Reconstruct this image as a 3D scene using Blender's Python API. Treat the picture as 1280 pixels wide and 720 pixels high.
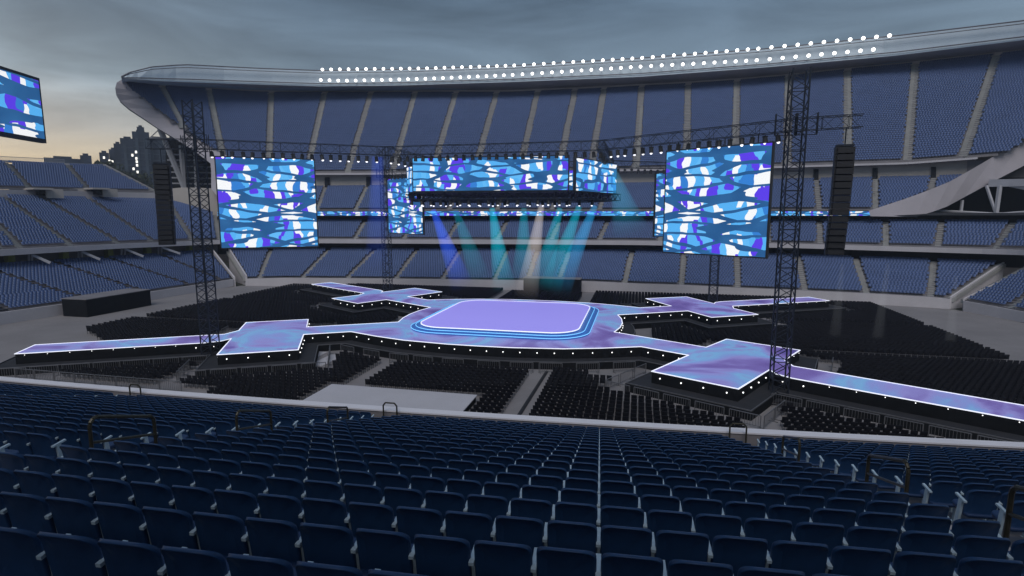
import bpy, math, random
import numpy as np
random.seed(7); RNG = np.random.default_rng(7)
PI = math.pi
for o in list(bpy.data.objects): bpy.data.objects.remove(o)
S = bpy.context.scene
COL = S.collection

# ------------------------------------------------------------------ camera
FPX = 691.6; PITCH = math.radians(7.77); CH = 16.0
cam_d = bpy.data.cameras.new('camera'); cam = bpy.data.objects.new('camera', cam_d); COL.objects.link(cam)
cam.location = (0, 0, CH); cam.rotation_euler = (math.radians(90) - PITCH, 0, 0)
cam_d.sensor_width = 36; cam_d.lens = 36 * FPX / 1280; cam_d.clip_start = .05; cam_d.clip_end = 6000
S.camera = cam

# ------------------------------------------------------------------ light
SUN_AZ = math.radians(-47); SUN_EL = math.radians(7)
w = bpy.data.worlds.new('World'); S.world = w; w.use_nodes = True
nt = w.node_tree; N = nt.nodes; L = nt.links; N.clear()
def wn(t, **k):
    n = N.new(t)
    for a, b in k.items(): setattr(n, a, b)
    return n
out = wn('ShaderNodeOutputWorld'); bg = wn('ShaderNodeBackground'); L.new(bg.outputs[0], out.inputs[0])
sky = wn('ShaderNodeTexSky'); sky.sky_type = 'NISHITA'; sky.sun_disc = False
sky.sun_elevation = SUN_EL; sky.sun_rotation = SUN_AZ; sky.air_density = 1.6; sky.dust_density = 3
tc = wn('ShaderNodeTexCoord'); sep = wn('ShaderNodeSeparateXYZ'); L.new(tc.outputs['Generated'], sep.inputs[0])
# cloud cover: grey blue veil, thinning to a warm strip low in the west
rz = wn('ShaderNodeValToRGB'); L.new(sep.outputs['Z'], rz.inputs[0])
cr = rz.color_ramp; cr.elements[0].position = 0; cr.elements[0].color = (.40, .45, .48, 1)
cr.elements[1].position = 1; cr.elements[1].color = (.12, .18, .285, 1)
for p_, c_ in ((.10, (.32, .40, .47, 1)), (.22, (.21, .29, .375, 1)), (.36, (.125, .195, .285, 1)), (.55, (.12, .18, .28, 1))):
    e = cr.elements.new(p_); e.color = c_
dotn = wn('ShaderNodeVectorMath', operation='DOT_PRODUCT')
L.new(tc.outputs['Generated'], dotn.inputs[0]); dotn.inputs[1].default_value = (math.sin(SUN_AZ), math.cos(SUN_AZ), 0)
mr = wn('ShaderNodeMapRange'); mr.interpolation_type = 'SMOOTHSTEP'; L.new(dotn.outputs['Value'], mr.inputs[0])
mr.inputs[1].default_value = .83; mr.inputs[2].default_value = 1.0
warm = wn('ShaderNodeValToRGB'); L.new(sep.outputs['Z'], warm.inputs[0])
wr = warm.color_ramp; wr.elements[0].position = 0; wr.elements[0].color = (.82, .62, .38, 1)
wr.elements[1].position = .36; wr.elements[1].color = (.20, .26, .32, 1)
for p_, c_ in ((.07, (.80, .67, .46, 1)), (.12, (.56, .56, .53, 1)), (.19, (.33, .42, .49, 1)), (.28, (.22, .30, .385, 1))):
    e = wr.elements.new(p_); e.color = c_
mixw = wn('ShaderNodeMix', data_type='RGBA'); L.new(mr.outputs[0], mixw.inputs['Factor'])
L.new(rz.outputs[0], mixw.inputs['A']); L.new(warm.outputs[0], mixw.inputs['B'])
mp = wn('ShaderNodeMapping'); mp.inputs['Scale'].default_value = (1.2, 1.6, 7.0); mp.inputs['Rotation'].default_value = (0, .12, .3)
L.new(tc.outputs['Generated'], mp.inputs[0])
ns = wn('ShaderNodeTexNoise'); ns.inputs['Scale'].default_value = 1.9; ns.inputs['Detail'].default_value = 7; ns.inputs['Roughness'].default_value = .55
ns.inputs['Distortion'].default_value = .7
L.new(mp.outputs[0], ns.inputs['Vector'])
mc = wn('ShaderNodeMapRange'); L.new(ns.outputs['Fac'], mc.inputs[0]); mc.inputs[1].default_value = .3; mc.inputs[2].default_value = .7
mc.inputs[3].default_value = .70; mc.inputs[4].default_value = 1.24
mul = wn('ShaderNodeVectorMath', operation='SCALE'); L.new(mixw.outputs['Result'], mul.inputs[0]); L.new(mc.outputs[0], mul.inputs['Scale'])
skm = wn('ShaderNodeVectorMath', operation='SCALE'); L.new(sky.outputs[0], skm.inputs[0]); skm.inputs['Scale'].default_value = .05
add = wn('ShaderNodeMix', data_type='RGBA'); add.inputs['Factor'].default_value = .025
L.new(mul.outputs[0], add.inputs['A']); L.new(skm.outputs[0], add.inputs['B'])
L.new(add.outputs['Result'], bg.inputs[0]); bg.inputs[1].default_value = .92

sl = bpy.data.lights.new('sun', 'SUN'); so = bpy.data.objects.new('sun', sl); COL.objects.link(so)
sl.energy = 1.5; sl.angle = math.radians(40); sl.color = (1, .95, .93)
_el = math.radians(48)
so.rotation_euler = (math.radians(90) - _el, 0, math.radians(-8))
S.view_settings.view_transform = 'Standard'; S.view_settings.look = 'None'
S.view_settings.exposure = 0; S.view_settings.gamma = 1

# ------------------------------------------------------------------ maths: photo pixel (1280x720) <-> world
cP, sP = math.cos(PITCH), math.sin(PITCH)
def ray(px, py):
    dn = (py - 360) / FPX
    return np.array([(px - 640) / FPX, cP - dn * sP, -sP - dn * cP])
def gz(px, py, z=0.0):
    r = ray(px, py); t = (z - CH) / r[2]
    return np.array([r[0] * t, r[1] * t, z])
def proj(P):
    P = np.asarray(P, float); dz = P[..., 2] - CH
    fw = P[..., 1] * cP - dz * sP; up = P[..., 1] * sP + dz * cP
    fw_ = np.where(np.abs(fw) < 1e-6, 1e-6, fw)
    return 640 + FPX * P[..., 0] / fw_, 360 - FPX * up / fw_, fw
CX, CY, YAW = -.03, 73.7, math.radians(12.78)
cU, sU = math.cos(YAW), math.sin(YAW)
def st(u, v, z=0.0): return np.array([CX + u * cU + v * sU, CY - u * sU + v * cU, z])
def uv_of(P):
    dx, dy = P[0] - CX, P[1] - CY
    return np.array([dx * cU - dy * sU, dx * sU + dy * cU])
def lerp(a, b, t): return a + (b - a) * t

# ------------------------------------------------------------------ helpers
def tag(o, label=None, cat=None, group=None, kind=None):
    if label: o['label'] = label
    if cat: o['category'] = cat
    if group: o['group'] = group
    if kind: o['kind'] = kind
    return o
def empty(name, loc=(0, 0, 0), rz=0.0, parent=None):
    o = bpy.data.objects.new(name, None); COL.objects.link(o); o.location = loc; o.rotation_euler = (0, 0, rz)
    o.empty_display_size = .2
    if parent: o.parent = parent
    return o
class MB:
    """collects quads / boxes / tubes, builds one mesh"""
    def __init__(s): s.v = []; s.f = []; s.n = 0; s.uv = []
    def add(s, v, f):
        v = np.asarray(v, float).reshape(-1, 3); s.v.append(v)
        for q in f: s.f.append([i + s.n for i in q])
        s.n += len(v)
    def quad(s, a, b, c, d): s.add([a, b, c, d], [(0, 1, 2, 3)])
    def box(s, c, size, rz=0.0, M=None):
        x, y, z = [k / 2 for k in size]
        v = np.array([[sx * x, sy * y, sz * z] for sz in (-1, 1) for sy in (-1, 1) for sx in (-1, 1)])
        if M is not None: v = v @ np.array(M).T
        if rz:
            c_, s_ = math.cos(rz), math.sin(rz); v = np.stack([v[:, 0] * c_ - v[:, 1] * s_, v[:, 0] * s_ + v[:, 1] * c_, v[:, 2]], 1)
        s.add(v + np.array(c), [(0, 2, 3, 1), (4, 5, 7, 6), (0, 1, 5, 4), (2, 6, 7, 3), (0, 4, 6, 2), (1, 3, 7, 5)])
    def bar(s, a, b, r, n=4, r2=None):
        a = np.array(a, float); b = np.array(b, float); d = b - a; l = np.linalg.norm(d)
        if l < 1e-6: return
        d /= l; up = np.array([0, 0, 1.]) if abs(d[2]) < .9 else np.array([1., 0, 0])
        x = np.cross(d, up); x /= np.linalg.norm(x); y = np.cross(d, x); r2 = r if r2 is None else r2
        A = [a + (x * math.cos(t) + y * math.sin(t)) * r for t in [PI / 4 + 2 * PI * k / n for k in range(n)]]
        B = [b + (x * math.cos(t) + y * math.sin(t)) * r2 for t in [PI / 4 + 2 * PI * k / n for k in range(n)]]
        f = [(k, (k + 1) % n, n + (k + 1) % n, n + k) for k in range(n)] + [tuple(range(n))[::-1], tuple(range(n, 2 * n))]
        s.add(A + B, f)
    def path(s, pts, r, n=6):
        for a, b in zip(pts[:-1], pts[1:]): s.bar(a, b, r, n)
    def loft(s, secs, close=True, caps=True):
        m = len(secs[0]); v = np.array(secs).reshape(-1, 3); f = []
        K = m if close else m - 1
        for i in range(len(secs) - 1):
            for k in range(K):
                a = i * m + k; b = i * m + (k + 1) % m; f.append((a, b, b + m, a + m))
        if caps and close:
            f.append(tuple(range(m))[::-1]); f.append(tuple(range((len(secs) - 1) * m, len(secs) * m)))
        s.add(v, f)
    def mesh(s, name, smooth=False):
        me = bpy.data.meshes.new(name)
        me.from_pydata(np.concatenate(s.v).tolist() if s.v else [], [], s.f); me.update()
        if smooth: me.polygons.foreach_set('use_smooth', [True] * len(me.polygons))
        return me
    def build(s, name, mat, parent=None, smooth=False):
        me = s.mesh(name, smooth); me.materials.append(mat)
        o = bpy.data.objects.new(name, me); COL.objects.link(o)
        if parent: o.parent = parent
        return o
def np_mesh(name, V, F, mats, midx=None, smooth=False):
    me = bpy.data.meshes.new(name); nv, nf = len(V), len(F)
    me.vertices.add(nv); me.vertices.foreach_set('co', np.ascontiguousarray(V, np.float32).ravel())
    me.loops.add(nf * 4); me.loops.foreach_set('vertex_index', np.ascontiguousarray(F, np.int32).ravel())
    me.polygons.add(nf); me.polygons.foreach_set('loop_start', np.arange(0, nf * 4, 4, dtype=np.int32))
    try: me.polygons.foreach_set('loop_total', np.full(nf, 4, np.int32))
    except Exception: pass
    for m in mats: me.materials.append(m)
    if midx is not None: me.polygons.foreach_set('material_index', np.ascontiguousarray(midx, np.int32))
    if smooth: me.polygons.foreach_set('use_smooth', np.ones(nf, bool))
    me.update(calc_edges=True); me.validate()
    return me
def box_quads(boxes):
    """boxes: list of (centre, size, tiltx, mat) -> V, F, M (template, bottom face left out)"""
    V = []; F = []; M = []; n = 0
    for c, sz, tx, m in boxes:
        x, y, z = [k / 2 for k in sz]
        v = np.array([[a * x, b * y, d * z] for d in (-1, 1) for b in (-1, 1) for a in (-1, 1)])
        if tx:
            ct, s_ = math.cos(tx), math.sin(tx); v = np.stack([v[:, 0], v[:, 1] * ct - v[:, 2] * s_, v[:, 1] * s_ + v[:, 2] * ct], 1)
        V.append(v + np.array(c)); fs = [(4, 5, 7, 6), (0, 1, 5, 4), (2, 6, 7, 3), (0, 4, 6, 2), (1, 3, 7, 5)]
        F += [[i + n for i in q] for q in fs]; M += [m] * 5; n += 8
    return np.concatenate(V), np.array(F), np.array(M)
def scatter(T, pos, yaw):
    V, F, M = T; pos = np.asarray(pos, float); yaw = np.asarray(yaw, float)
    c, s = np.cos(yaw)[:, None], np.sin(yaw)[:, None]
    X = V[None, :, 0] * c - V[None, :, 1] * s; Y = V[None, :, 0] * s + V[None, :, 1] * c; Z = np.broadcast_to(V[None, :, 2], X.shape)
    P = np.stack([X, Y, Z], 2) + pos[:, None, :]
    FF = F[None] + (np.arange(len(pos)) * len(V))[:, None, None]
    return P.reshape(-1, 3), FF.reshape(-1, 4), np.tile(M, len(pos))
ORD = ['zeroth', 'first', 'second', 'third', 'fourth', 'fifth', 'sixth', 'seventh', 'eighth', 'ninth', 'tenth', 'eleventh', 'twelfth', 'thirteenth',
       'fourteenth', 'fifteenth', 'sixteenth', 'seventeenth', 'eighteenth', 'nineteenth', 'twentieth']
def ordn(i):
    if i <= 20: return ORD[i]
    t, r = divmod(i, 10); tens = {2: 'twenty', 3: 'thirty', 4: 'forty', 5: 'fifty', 6: 'sixty', 7: 'seventy', 8: 'eighty', 9: 'ninety'}
    tt = {2: 'twentieth', 3: 'thirtieth', 4: 'fortieth', 5: 'fiftieth', 6: 'sixtieth', 7: 'seventieth', 8: 'eightieth', 9: 'ninetieth'}
    return tt[t] if r == 0 else tens[t] + '-' + ORD[r]

# ------------------------------------------------------------------ materials
def mat(name, col, rough=.7, metal=0.0, var=.0, vscale=2.0, bump=0.0, bscale=20.0, emit=None, est=1.0, spec=.5, var2=None):
    m = bpy.data.materials.new(name); m.use_nodes = True; t = m.node_tree; b = t.nodes['Principled BSDF']
    b.inputs['Base Color'].default_value = (*col, 1); b.inputs['Roughness'].default_value = rough; b.inputs['Metallic'].default_value = metal
    b.inputs['Specular IOR Level'].default_value = spec
    if var or bump:
        g = t.nodes.new('ShaderNodeNewGeometry')
    if var:
        n = t.nodes.new('ShaderNodeTexNoise'); n.inputs['Scale'].default_value = vscale; n.inputs['Detail'].default_value = 5; n.inputs['Roughness'].default_value = .65
        t.links.new(g.outputs['Position'], n.inputs['Vector'])
        r = t.nodes.new('ShaderNodeValToRGB'); t.links.new(n.outputs['Fac'], r.inputs[0])
        lo = tuple(max(0, c * (1 - var)) for c in col); hi = var2 or tuple(min(1, c * (1 + var)) for c in col)
        r.color_ramp.elements[0].position = .3; r.color_ramp.elements[1].position = .7
        r.color_ramp.elements[0].color = (*lo, 1); r.color_ramp.elements[1].color = (*hi, 1)
        t.links.new(r.outputs[0], b.inputs['Base Color'])
    if bump:
        n2 = t.nodes.new('ShaderNodeTexNoise'); n2.inputs['Scale'].default_value = bscale; n2.inputs['Detail'].default_value = 3
        t.links.new(g.outputs['Position'], n2.inputs['Vector'])
        bu = t.nodes.new('ShaderNodeBump'); bu.inputs['Strength'].default_value = bump; bu.inputs['Distance'].default_value = .02
        t.links.new(n2.outputs['Fac'], bu.inputs['Height']); t.links.new(bu.outputs[0], b.inputs['Normal'])
    if emit:
        b.inputs['Emission Color'].default_value = (*emit, 1); b.inputs['Emission Strength'].default_value = est
    return m
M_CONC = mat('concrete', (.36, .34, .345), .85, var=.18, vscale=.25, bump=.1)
M_CONC_D = mat('dark_concrete', (.20, .19, .20), .9, var=.2, vscale=.3)  # darker grey concrete for terraces, parapet and panels
M_WALL = mat('painted_wall', (.50, .48, .50), .8, var=.08, vscale=.2)
M_BEIGE = mat('beige_wall', (.42, .39, .36), .85, var=.08, vscale=.15)
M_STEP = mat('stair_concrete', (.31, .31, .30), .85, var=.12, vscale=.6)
M_DARK = mat('void_shade', (.012, .014, .018), .9)  # near-black colour stands for the shade in openings and under decks
M_FLOOR = mat('floor_cover', (.225, .212, .212), .85, var=.16, vscale=.12, bump=.05)
M_GROUND = mat('far_ground', (.06, .065, .05), .95, var=.3, vscale=.02)
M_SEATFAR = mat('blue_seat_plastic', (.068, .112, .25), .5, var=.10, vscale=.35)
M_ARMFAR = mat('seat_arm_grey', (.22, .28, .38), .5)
M_SEAT = mat('shaded_seat_plastic', (.012, .047, .128), .5, var=.12, vscale=6, bump=.03, bscale=300, spec=.45)  # same blue as the far seats, the stand's shade painted into the colour
M_PAN = mat('shaded_seat_pan', (.016, .044, .12), .55, var=.12, vscale=6, spec=.4)  # pan colour darkened with shade like the shell
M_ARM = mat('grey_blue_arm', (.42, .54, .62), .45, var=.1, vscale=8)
M_RAIL = mat('olive_brown_rail', (.055, .05, .035), .4, metal=.5, var=.3, vscale=5)
M_BLACK = mat('black_cloth', (.009, .010, .012), .8, spec=.1, var=.3, vscale=1)
M_CHAIR = mat('black_chair', (.006, .0065, .010), .7, var=.2, vscale=3, spec=.12)
M_LEG = mat('chair_leg_metal', (.06, .06, .065), .5, metal=.3)
M_LEDGE = mat('stage_ledge', (.03, .031, .035), .7, var=.2, vscale=.8, spec=.2)
M_TRUSS = mat('truss_metal', (.022, .028, .042), .45, metal=.4, var=.2, vscale=1)
M_STEEL = mat('pale_steel', (.45, .45, .48), .6, var=.1, vscale=.4)
M_BARR = mat('barrier_metal', (.17, .17, .18), .45, metal=.5, var=.2, vscale=2)
M_SPK = mat('speaker_black', (.013, .014, .018), .6, var=.2, vscale=3)
M_LAMP = mat('lamp_glass', (.9, .9, .9), .3, emit=(1, .97, .92), est=3)
M_LAMPS = mat('stage_lamp_glass', (.8, .8, .8), .3, emit=(.95, .95, 1), est=1.6)
M_STUD = mat('stud_lamp_glass', (.8, .8, .8), .3, emit=(1, .98, .95), est=1.6)
M_HOUS = mat('lamp_housing', (.03, .032, .036), .5)
M_ROOF = mat('roof_skin', (.58, .67, .73), 1.0, spec=.05, var=.06, vscale=.1)
M_SOFFIT = mat('roof_soffit', (.55, .50, .48), .85, var=.1, vscale=.1)
M_SLAB = mat('end_wall_concrete', (.40, .375, .40), .85, var=.10, vscale=.12)
M_OLIVE = mat('yellow_green_paint', (.22, .25, .04), .7)
M_EDGE = mat('edge_strip_light', (.9, .9, .9), .4, emit=(.82, .85, 1), est=.85)
M_CYAN = mat('step_strip_light', (.3, .6, .9), .4, emit=(.16, .55, .95), est=.9)
M_BLUEST = mat('step_riser_blue', (.03, .08, .25), .4, emit=(.03, .12, .42), est=.6)
M_PLAT = mat('platform_led', (.1, .1, .2), .3, emit=(.285, .255, .80), est=.92, spec=.3)
M_FOH = mat('grey_deck_sheet', (.47, .46, .48), .8, var=.05, vscale=.5)
M_BLDG = mat('tower_block_wall', (.022, .034, .06), .7, var=.4, vscale=.08)
M_BLDG2 = mat('tower_block_panel', (.05, .07, .10), .4, var=.3, vscale=.15)
M_GLOW = mat('lit_window', (.9, .9, .8), .4, emit=(1, .95, .85), est=1.2)
M_LEAF = mat('dusk_leaves', (.035, .045, .025), .8, var=.4, vscale=.3)
M_BARK = mat('bark', (.05, .04, .03), .9)
M_YEL = mat('stair_nosing', (.35, .33, .16), .8)

def led_mat(name, su, sv, seed=0.0, strength=1.0, wash=0.0):
    m = bpy.data.materials.new(name); m.use_nodes = True; t = m.node_tree; t.nodes.clear(); n = t.nodes.new; l = t.links.new
    o = n('ShaderNodeOutputMaterial'); uvn = n('ShaderNodeUVMap'); uvn.uv_map = 'UVMap'
    mp = n('ShaderNodeMapping'); mp.inputs['Scale'].default_value = (su, sv, 1); mp.inputs['Location'].default_value = (seed, seed * 1.7, 0)
    l(uvn.outputs[0], mp.inputs[0])
    wz = n('ShaderNodeTexNoise'); wz.inputs['Scale'].default_value = 1.1; wz.inputs['Detail'].default_value = 1.5; l(mp.outputs[0], wz.inputs['Vector'])
    ws = n('ShaderNodeVectorMath'); ws.operation = 'SUBTRACT'; l(wz.outputs['Color'], ws.inputs[0]); ws.inputs[1].default_value = (.5, .5, .5)
    wm = n('ShaderNodeVectorMath'); wm.operation = 'MULTIPLY_ADD'; l(ws.outputs[0], wm.inputs[0]); wm.inputs[1].default_value = (.35, .28, 0); l(mp.outputs[0], wm.inputs[2])
    vo = n('ShaderNodeTexVoronoi'); vo.voronoi_dimensions = '2D'; vo.feature = 'DISTANCE_TO_EDGE'; vo.inputs['Scale'].default_value = 1; vo.inputs['Randomness'].default_value = .8
    vm = n('ShaderNodeMapping'); vm.inputs['Scale'].default_value = (.5, 1.5, 1); l(wm.outputs[0], vm.inputs[0]); l(vm.outputs[0], vo.inputs['Vector'])
    # horizontal ribbons that part the cells
    wv = n('ShaderNodeTexNoise'); wv.inputs['Scale'].default_value = 1; wv.inputs['Detail'].default_value = 0
    hm = n('ShaderNodeMapping'); hm.inputs['Scale'].default_value = (.28, 1.9, 1); hm.inputs['Location'].default_value = (3.1 + seed, 1.3, 0); l(wm.outputs[0], hm.inputs[0]); l(hm.outputs[0], wv.inputs['Vector'])
    pr_ = n('ShaderNodeMapRange'); l(wv.outputs['Fac'], pr_.inputs[0]); pr_.inputs[1].default_value = .57; pr_.inputs[2].default_value = .76; pr_.inputs[3].default_value = .10; pr_.inputs[4].default_value = .5
    cmp_ = n('ShaderNodeMath'); cmp_.operation = 'GREATER_THAN'; l(vo.outputs['Distance'], cmp_.inputs[0]); l(pr_.outputs[0], cmp_.inputs[1])
    cn = n('ShaderNodeTexVoronoi'); cn.voronoi_dimensions = '2D'; cn.feature = 'F1'; cn.inputs['Scale'].default_value = 1; cn.inputs['Randomness'].default_value = .9; cn.distance = 'CHEBYCHEV'
    cm = n('ShaderNodeMapping'); cm.inputs['Scale'].default_value = (3.6, 1.0, 1); cm.inputs['Location'].default_value = (8.3, seed, 0); l(wm.outputs[0], cm.inputs[0]); l(cm.outputs[0], cn.inputs['Vector'])
    cs = n('ShaderNodeSeparateColor'); l(cn.outputs['Color'], cs.inputs[0])
    r = n('ShaderNodeValToRGB'); r.color_ramp.interpolation = 'CONSTANT'; l(cs.outputs[0], r.inputs[0])
    E_ = r.color_ramp.elements; E_[0].position = 0; E_[0].color = (.10, .45, .92, 1); E_[1].position = .33; E_[1].color = (.11, .055, .82, 1)
    for p_, c_ in ((.57, (.95, .97, 1, 1)), (.81, (.04, .22, .66, 1)), (.91, (.13, .50, .95, 1))):
        e = E_.new(p_); e.color = c_
    tn = n('ShaderNodeTexNoise'); tn.inputs['Scale'].default_value = .8; l(mp.outputs[0], tn.inputs['Vector'])
    tr = n('ShaderNodeValToRGB'); l(tn.outputs['Fac'], tr.inputs[0]); tr.color_ramp.elements[0].position = .3; tr.color_ramp.elements[1].position = .7
    tr.color_ramp.elements[0].color = (.02, .09, .25, 1); tr.color_ramp.elements[1].color = (.035, .145, .36, 1)
    mx = n('ShaderNodeMix'); mx.data_type = 'RGBA'; l(cmp_.outputs[0], mx.inputs['Factor']); l(tr.outputs[0], mx.inputs['A']); l(r.outputs[0], mx.inputs['B'])
    em = n('ShaderNodeEmission'); em.inputs['Strength'].default_value = strength; l(mx.outputs['Result'], em.inputs[0]); l(em.outputs[0], o.inputs[0])
    return m
M_LED_BIG = led_mat('led_pattern_large', 3.9, 6.2, 0.0)
M_LED_RING = led_mat('led_pattern_ring', 8.5, 2.7, 4.2)
M_LED_SIDE = led_mat('led_pattern_ring_side', 3.8, 2.7, 9.7)
M_LED_BOARD = led_mat('led_pattern_board', 3.6, 3.2, 2.0, .95)
M_LED_RIB = led_mat('led_pattern_ribbon', 70, .9, 6.0)

def stage_mat():
    m = bpy.data.materials.new('stage_led_floor'); m.use_nodes = True; t = m.node_tree; b = t.nodes['Principled BSDF']; n = t.nodes.new; l = t.links.new
    g = n('ShaderNodeNewGeometry'); mp = n('ShaderNodeMapping'); mp.inputs['Rotation'].default_value = (0, 0, .5); mp.inputs['Scale'].default_value = (1, 1.0, 0)
    l(g.outputs['Position'], mp.inputs[0])
    a = n('ShaderNodeTexNoise'); a.inputs['Scale'].default_value = .09; a.inputs['Detail'].default_value = 4; a.inputs['Distortion'].default_value = 1.6; a.inputs['Roughness'].default_value = .5
    l(mp.outputs[0], a.inputs['Vector'])
    r = n('ShaderNodeValToRGB'); l(a.outputs['Fac'], r.inputs[0]); e = r.color_ramp.elements
    e[0].position = .28; e[0].color = (.07, .05, .26, 1); e[1].position = .74; e[1].color = (.10, .085, .36, 1)
    for p_, c_ in ((.36, (.135, .09, .35, 1)), (.43, (.17, .13, .43, 1)), (.49, (.25, .24, .60, 1)), (.55, (.19, .30, .66, 1)), (.59, (.17, .40, .70, 1)), (.63, (.23, .25, .60, 1)), (.69, (.14, .10, .40, 1))):
        q = e.new(p_); q.color = c_
    b.inputs['Base Color'].default_value = (.03, .03, .05, 1); b.inputs['Roughness'].default_value = .35
    l(r.outputs[0], b.inputs['Emission Color']); b.inputs['Emission Strength'].default_value = .84
    return m
M_STAGE = stage_mat()

def beam_mat(name, col, dens):
    m = bpy.data.materials.new(name); m.use_nodes = True; t = m.node_tree; t.nodes.clear(); n = t.nodes.new; l = t.links.new
    o = n('ShaderNodeOutputMaterial'); em = n('ShaderNodeEmission'); em.inputs[0].default_value = (*col, 1)
    tc_ = n('ShaderNodeTexCoord'); sp = n('ShaderNodeSeparateXYZ'); l(tc_.outputs['Generated'], sp.inputs[0])
    # object z of the generated box: 1 at the lamp, 0 at the far end; the shaft dies away with distance
    pw = n('ShaderNodeMath'); pw.operation = 'POWER'; l(sp.outputs['Z'], pw.inputs[0]); pw.inputs[1].default_value = 1.5
    ml = n('ShaderNodeMath'); ml.operation = 'MULTIPLY'; l(pw.outputs[0], ml.inputs[0]); ml.inputs[1].default_value = dens
    l(ml.outputs[0], em.inputs['Strength']); l(em.outputs[0], o.inputs['Volume'])
    return m

# ------------------------------------------------------------------ ground
def poly_obj(name, pts, mat_, parent=None):
    me = bpy.data.meshes.new(name); me.from_pydata([tuple(p) for p in pts], [], [tuple(range(len(pts)))]); me.materials.append(mat_)
    o = bpy.data.objects.new(name, me); COL.objects.link(o)
    if parent: o.parent = parent
    return o
poly_obj('ground', [(-3000, -1500, -.06), (3000, -1500, -.06), (3000, 4500, -.06), (-3000, 4500, -.06)], M_GROUND)['kind'] = 'structure'

# plan of the field wall, in stage axes
base_px = [(0, 406), (72, 395), (190, 375), (292, 357.5)]
Wuv = [(-69, -34), (-72.2, -24)] + [tuple(uv_of(gz(*q))) for q in base_px] + [(-66.5, 33.6)] + \
      [tuple(uv_of(gz(*q))) for q in [(355, 358), (480, 359.5), (640, 362), (740, 365), (800, 367.5), (900, 371), (1006, 375.5), (1100, 381), (1187, 386), (1204, 389), (1280, 403)]] + \
      [(73.4, 10), (73.6, -8), (72.2, -24), (69, -34)]
def chaikin(P, n):
    P = [np.array(p, float) for p in P]
    for _ in range(n):
        Q = [P[0]]
        for a, b in zip(P[:-1], P[1:]): Q += [lerp(a, b, .25), lerp(a, b, .75)]
        P = Q + [P[-1]]
    return np.array(P)
WUV = chaikin(Wuv, 3)
W0 = np.array([st(u, v)[:2] for u, v in WUV])
tg = np.gradient(W0, axis=0); tg /= np.linalg.norm(tg, axis=1)[:, None]
for _ in range(3): tg[1:-1] = (tg[:-2] + 2 * tg[1:-1] + tg[2:]) / 4; tg /= np.linalg.norm(tg, axis=1)[:, None]
NRM = np.stack([-tg[:, 1], tg[:, 0]], 1)          # left of travel = outward (we run left -> far -> right)
_oc = {}
def dist_off(px, py, off):
    """horizontal distance along the azimuth of a photo pixel to the curve that runs off metres outside the field wall"""
    k = round(off, 2)
    if k not in _oc: _oc[k] = W0 + NRM * k
    C_ = _oc[k]; r = ray(px, py); h = math.hypot(r[0], r[1]); ax, ay = r[0] / h, r[1] / h
    cr_ = ax * C_[:, 1] - ay * C_[:, 0]; i = np.where((cr_[:-1] * cr_[1:] <= 0))[0]
    best = None
    for j in i:
        t = cr_[j] / (cr_[j] - cr_[j + 1] + 1e-12); p = C_[j] + (C_[j + 1] - C_[j]) * t; d = p[0] * ax + p[1] * ay
        if d > 20 and (best is None or d > best): best = d
    return best if best else 110 + off
def P3(px, py, off, dd=0.0):
    r = ray(px, py); h = math.hypot(r[0], r[1]); D = dist_off(px, py, off) + dd; t = D / h
    return np.array([r[0] * t, r[1] * t, CH + r[2] * t])
def crv(pts):
    xs = [p[0] for p in pts]; ys = [p[1] for p in pts]
    return lambda x: float(np.interp(x, xs, ys))

fp = [(W0[i][0], W0[i][1], 0) for i in range(len(W0))]
near = [st(u, v) for u, v in [(70, -38), (58, -42), (30, -45), (0, -46), (-30, -45), (-58, -42), (-70, -38)]]
fl = poly_obj('field_floor', fp + [tuple(p) for p in near], M_FLOOR); fl['kind'] = 'structure'

# ------------------------------------------------------------------ stands across the field
stand = empty('stadium_stand', tuple(st(0, 60)))
tag(stand, 'tall curved concrete grandstand with four blue tiers across the field', 'grandstand')
estand = empty('stadium_stand', tuple(st(-85, 0)))
tag(estand, 'end grandstand of blue seats at the photo left below the skyline', 'grandstand')
SPs = {'pos': [], 'yaw': []}
def rel(o, parent):        # keep world coordinates while parented to a placed empty
    o.parent = parent; o.matrix_parent_inverse = parent.matrix_basis.inverted(); return o
def mkpart(mb, name, m, parent, smooth=False):
    return rel(mb.build(name, m, None, smooth), parent)

SLAB_L = crv([(140, 96), (155, 99), (160, 107), (167, 113), (180, 122), (200, 137.5), (232, 160), (253, 176), (277, 190), (300, 208), (330, 230), (360, 252), (400, 400)])
SLAB_R = crv([(1000, 400), (1086, 400), (1090, 262), (1130, 249), (1187, 227), (1243, 195), (1275, 180), (1330, 140), (1400, 95)])
def keep4(P):
    x, y, fw = proj(P)
    if x < 395: return y < SLAB_L(x) + 1.5
    if x > 1086: return y < SLAB_R(x) + 1.5
    return True

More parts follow.
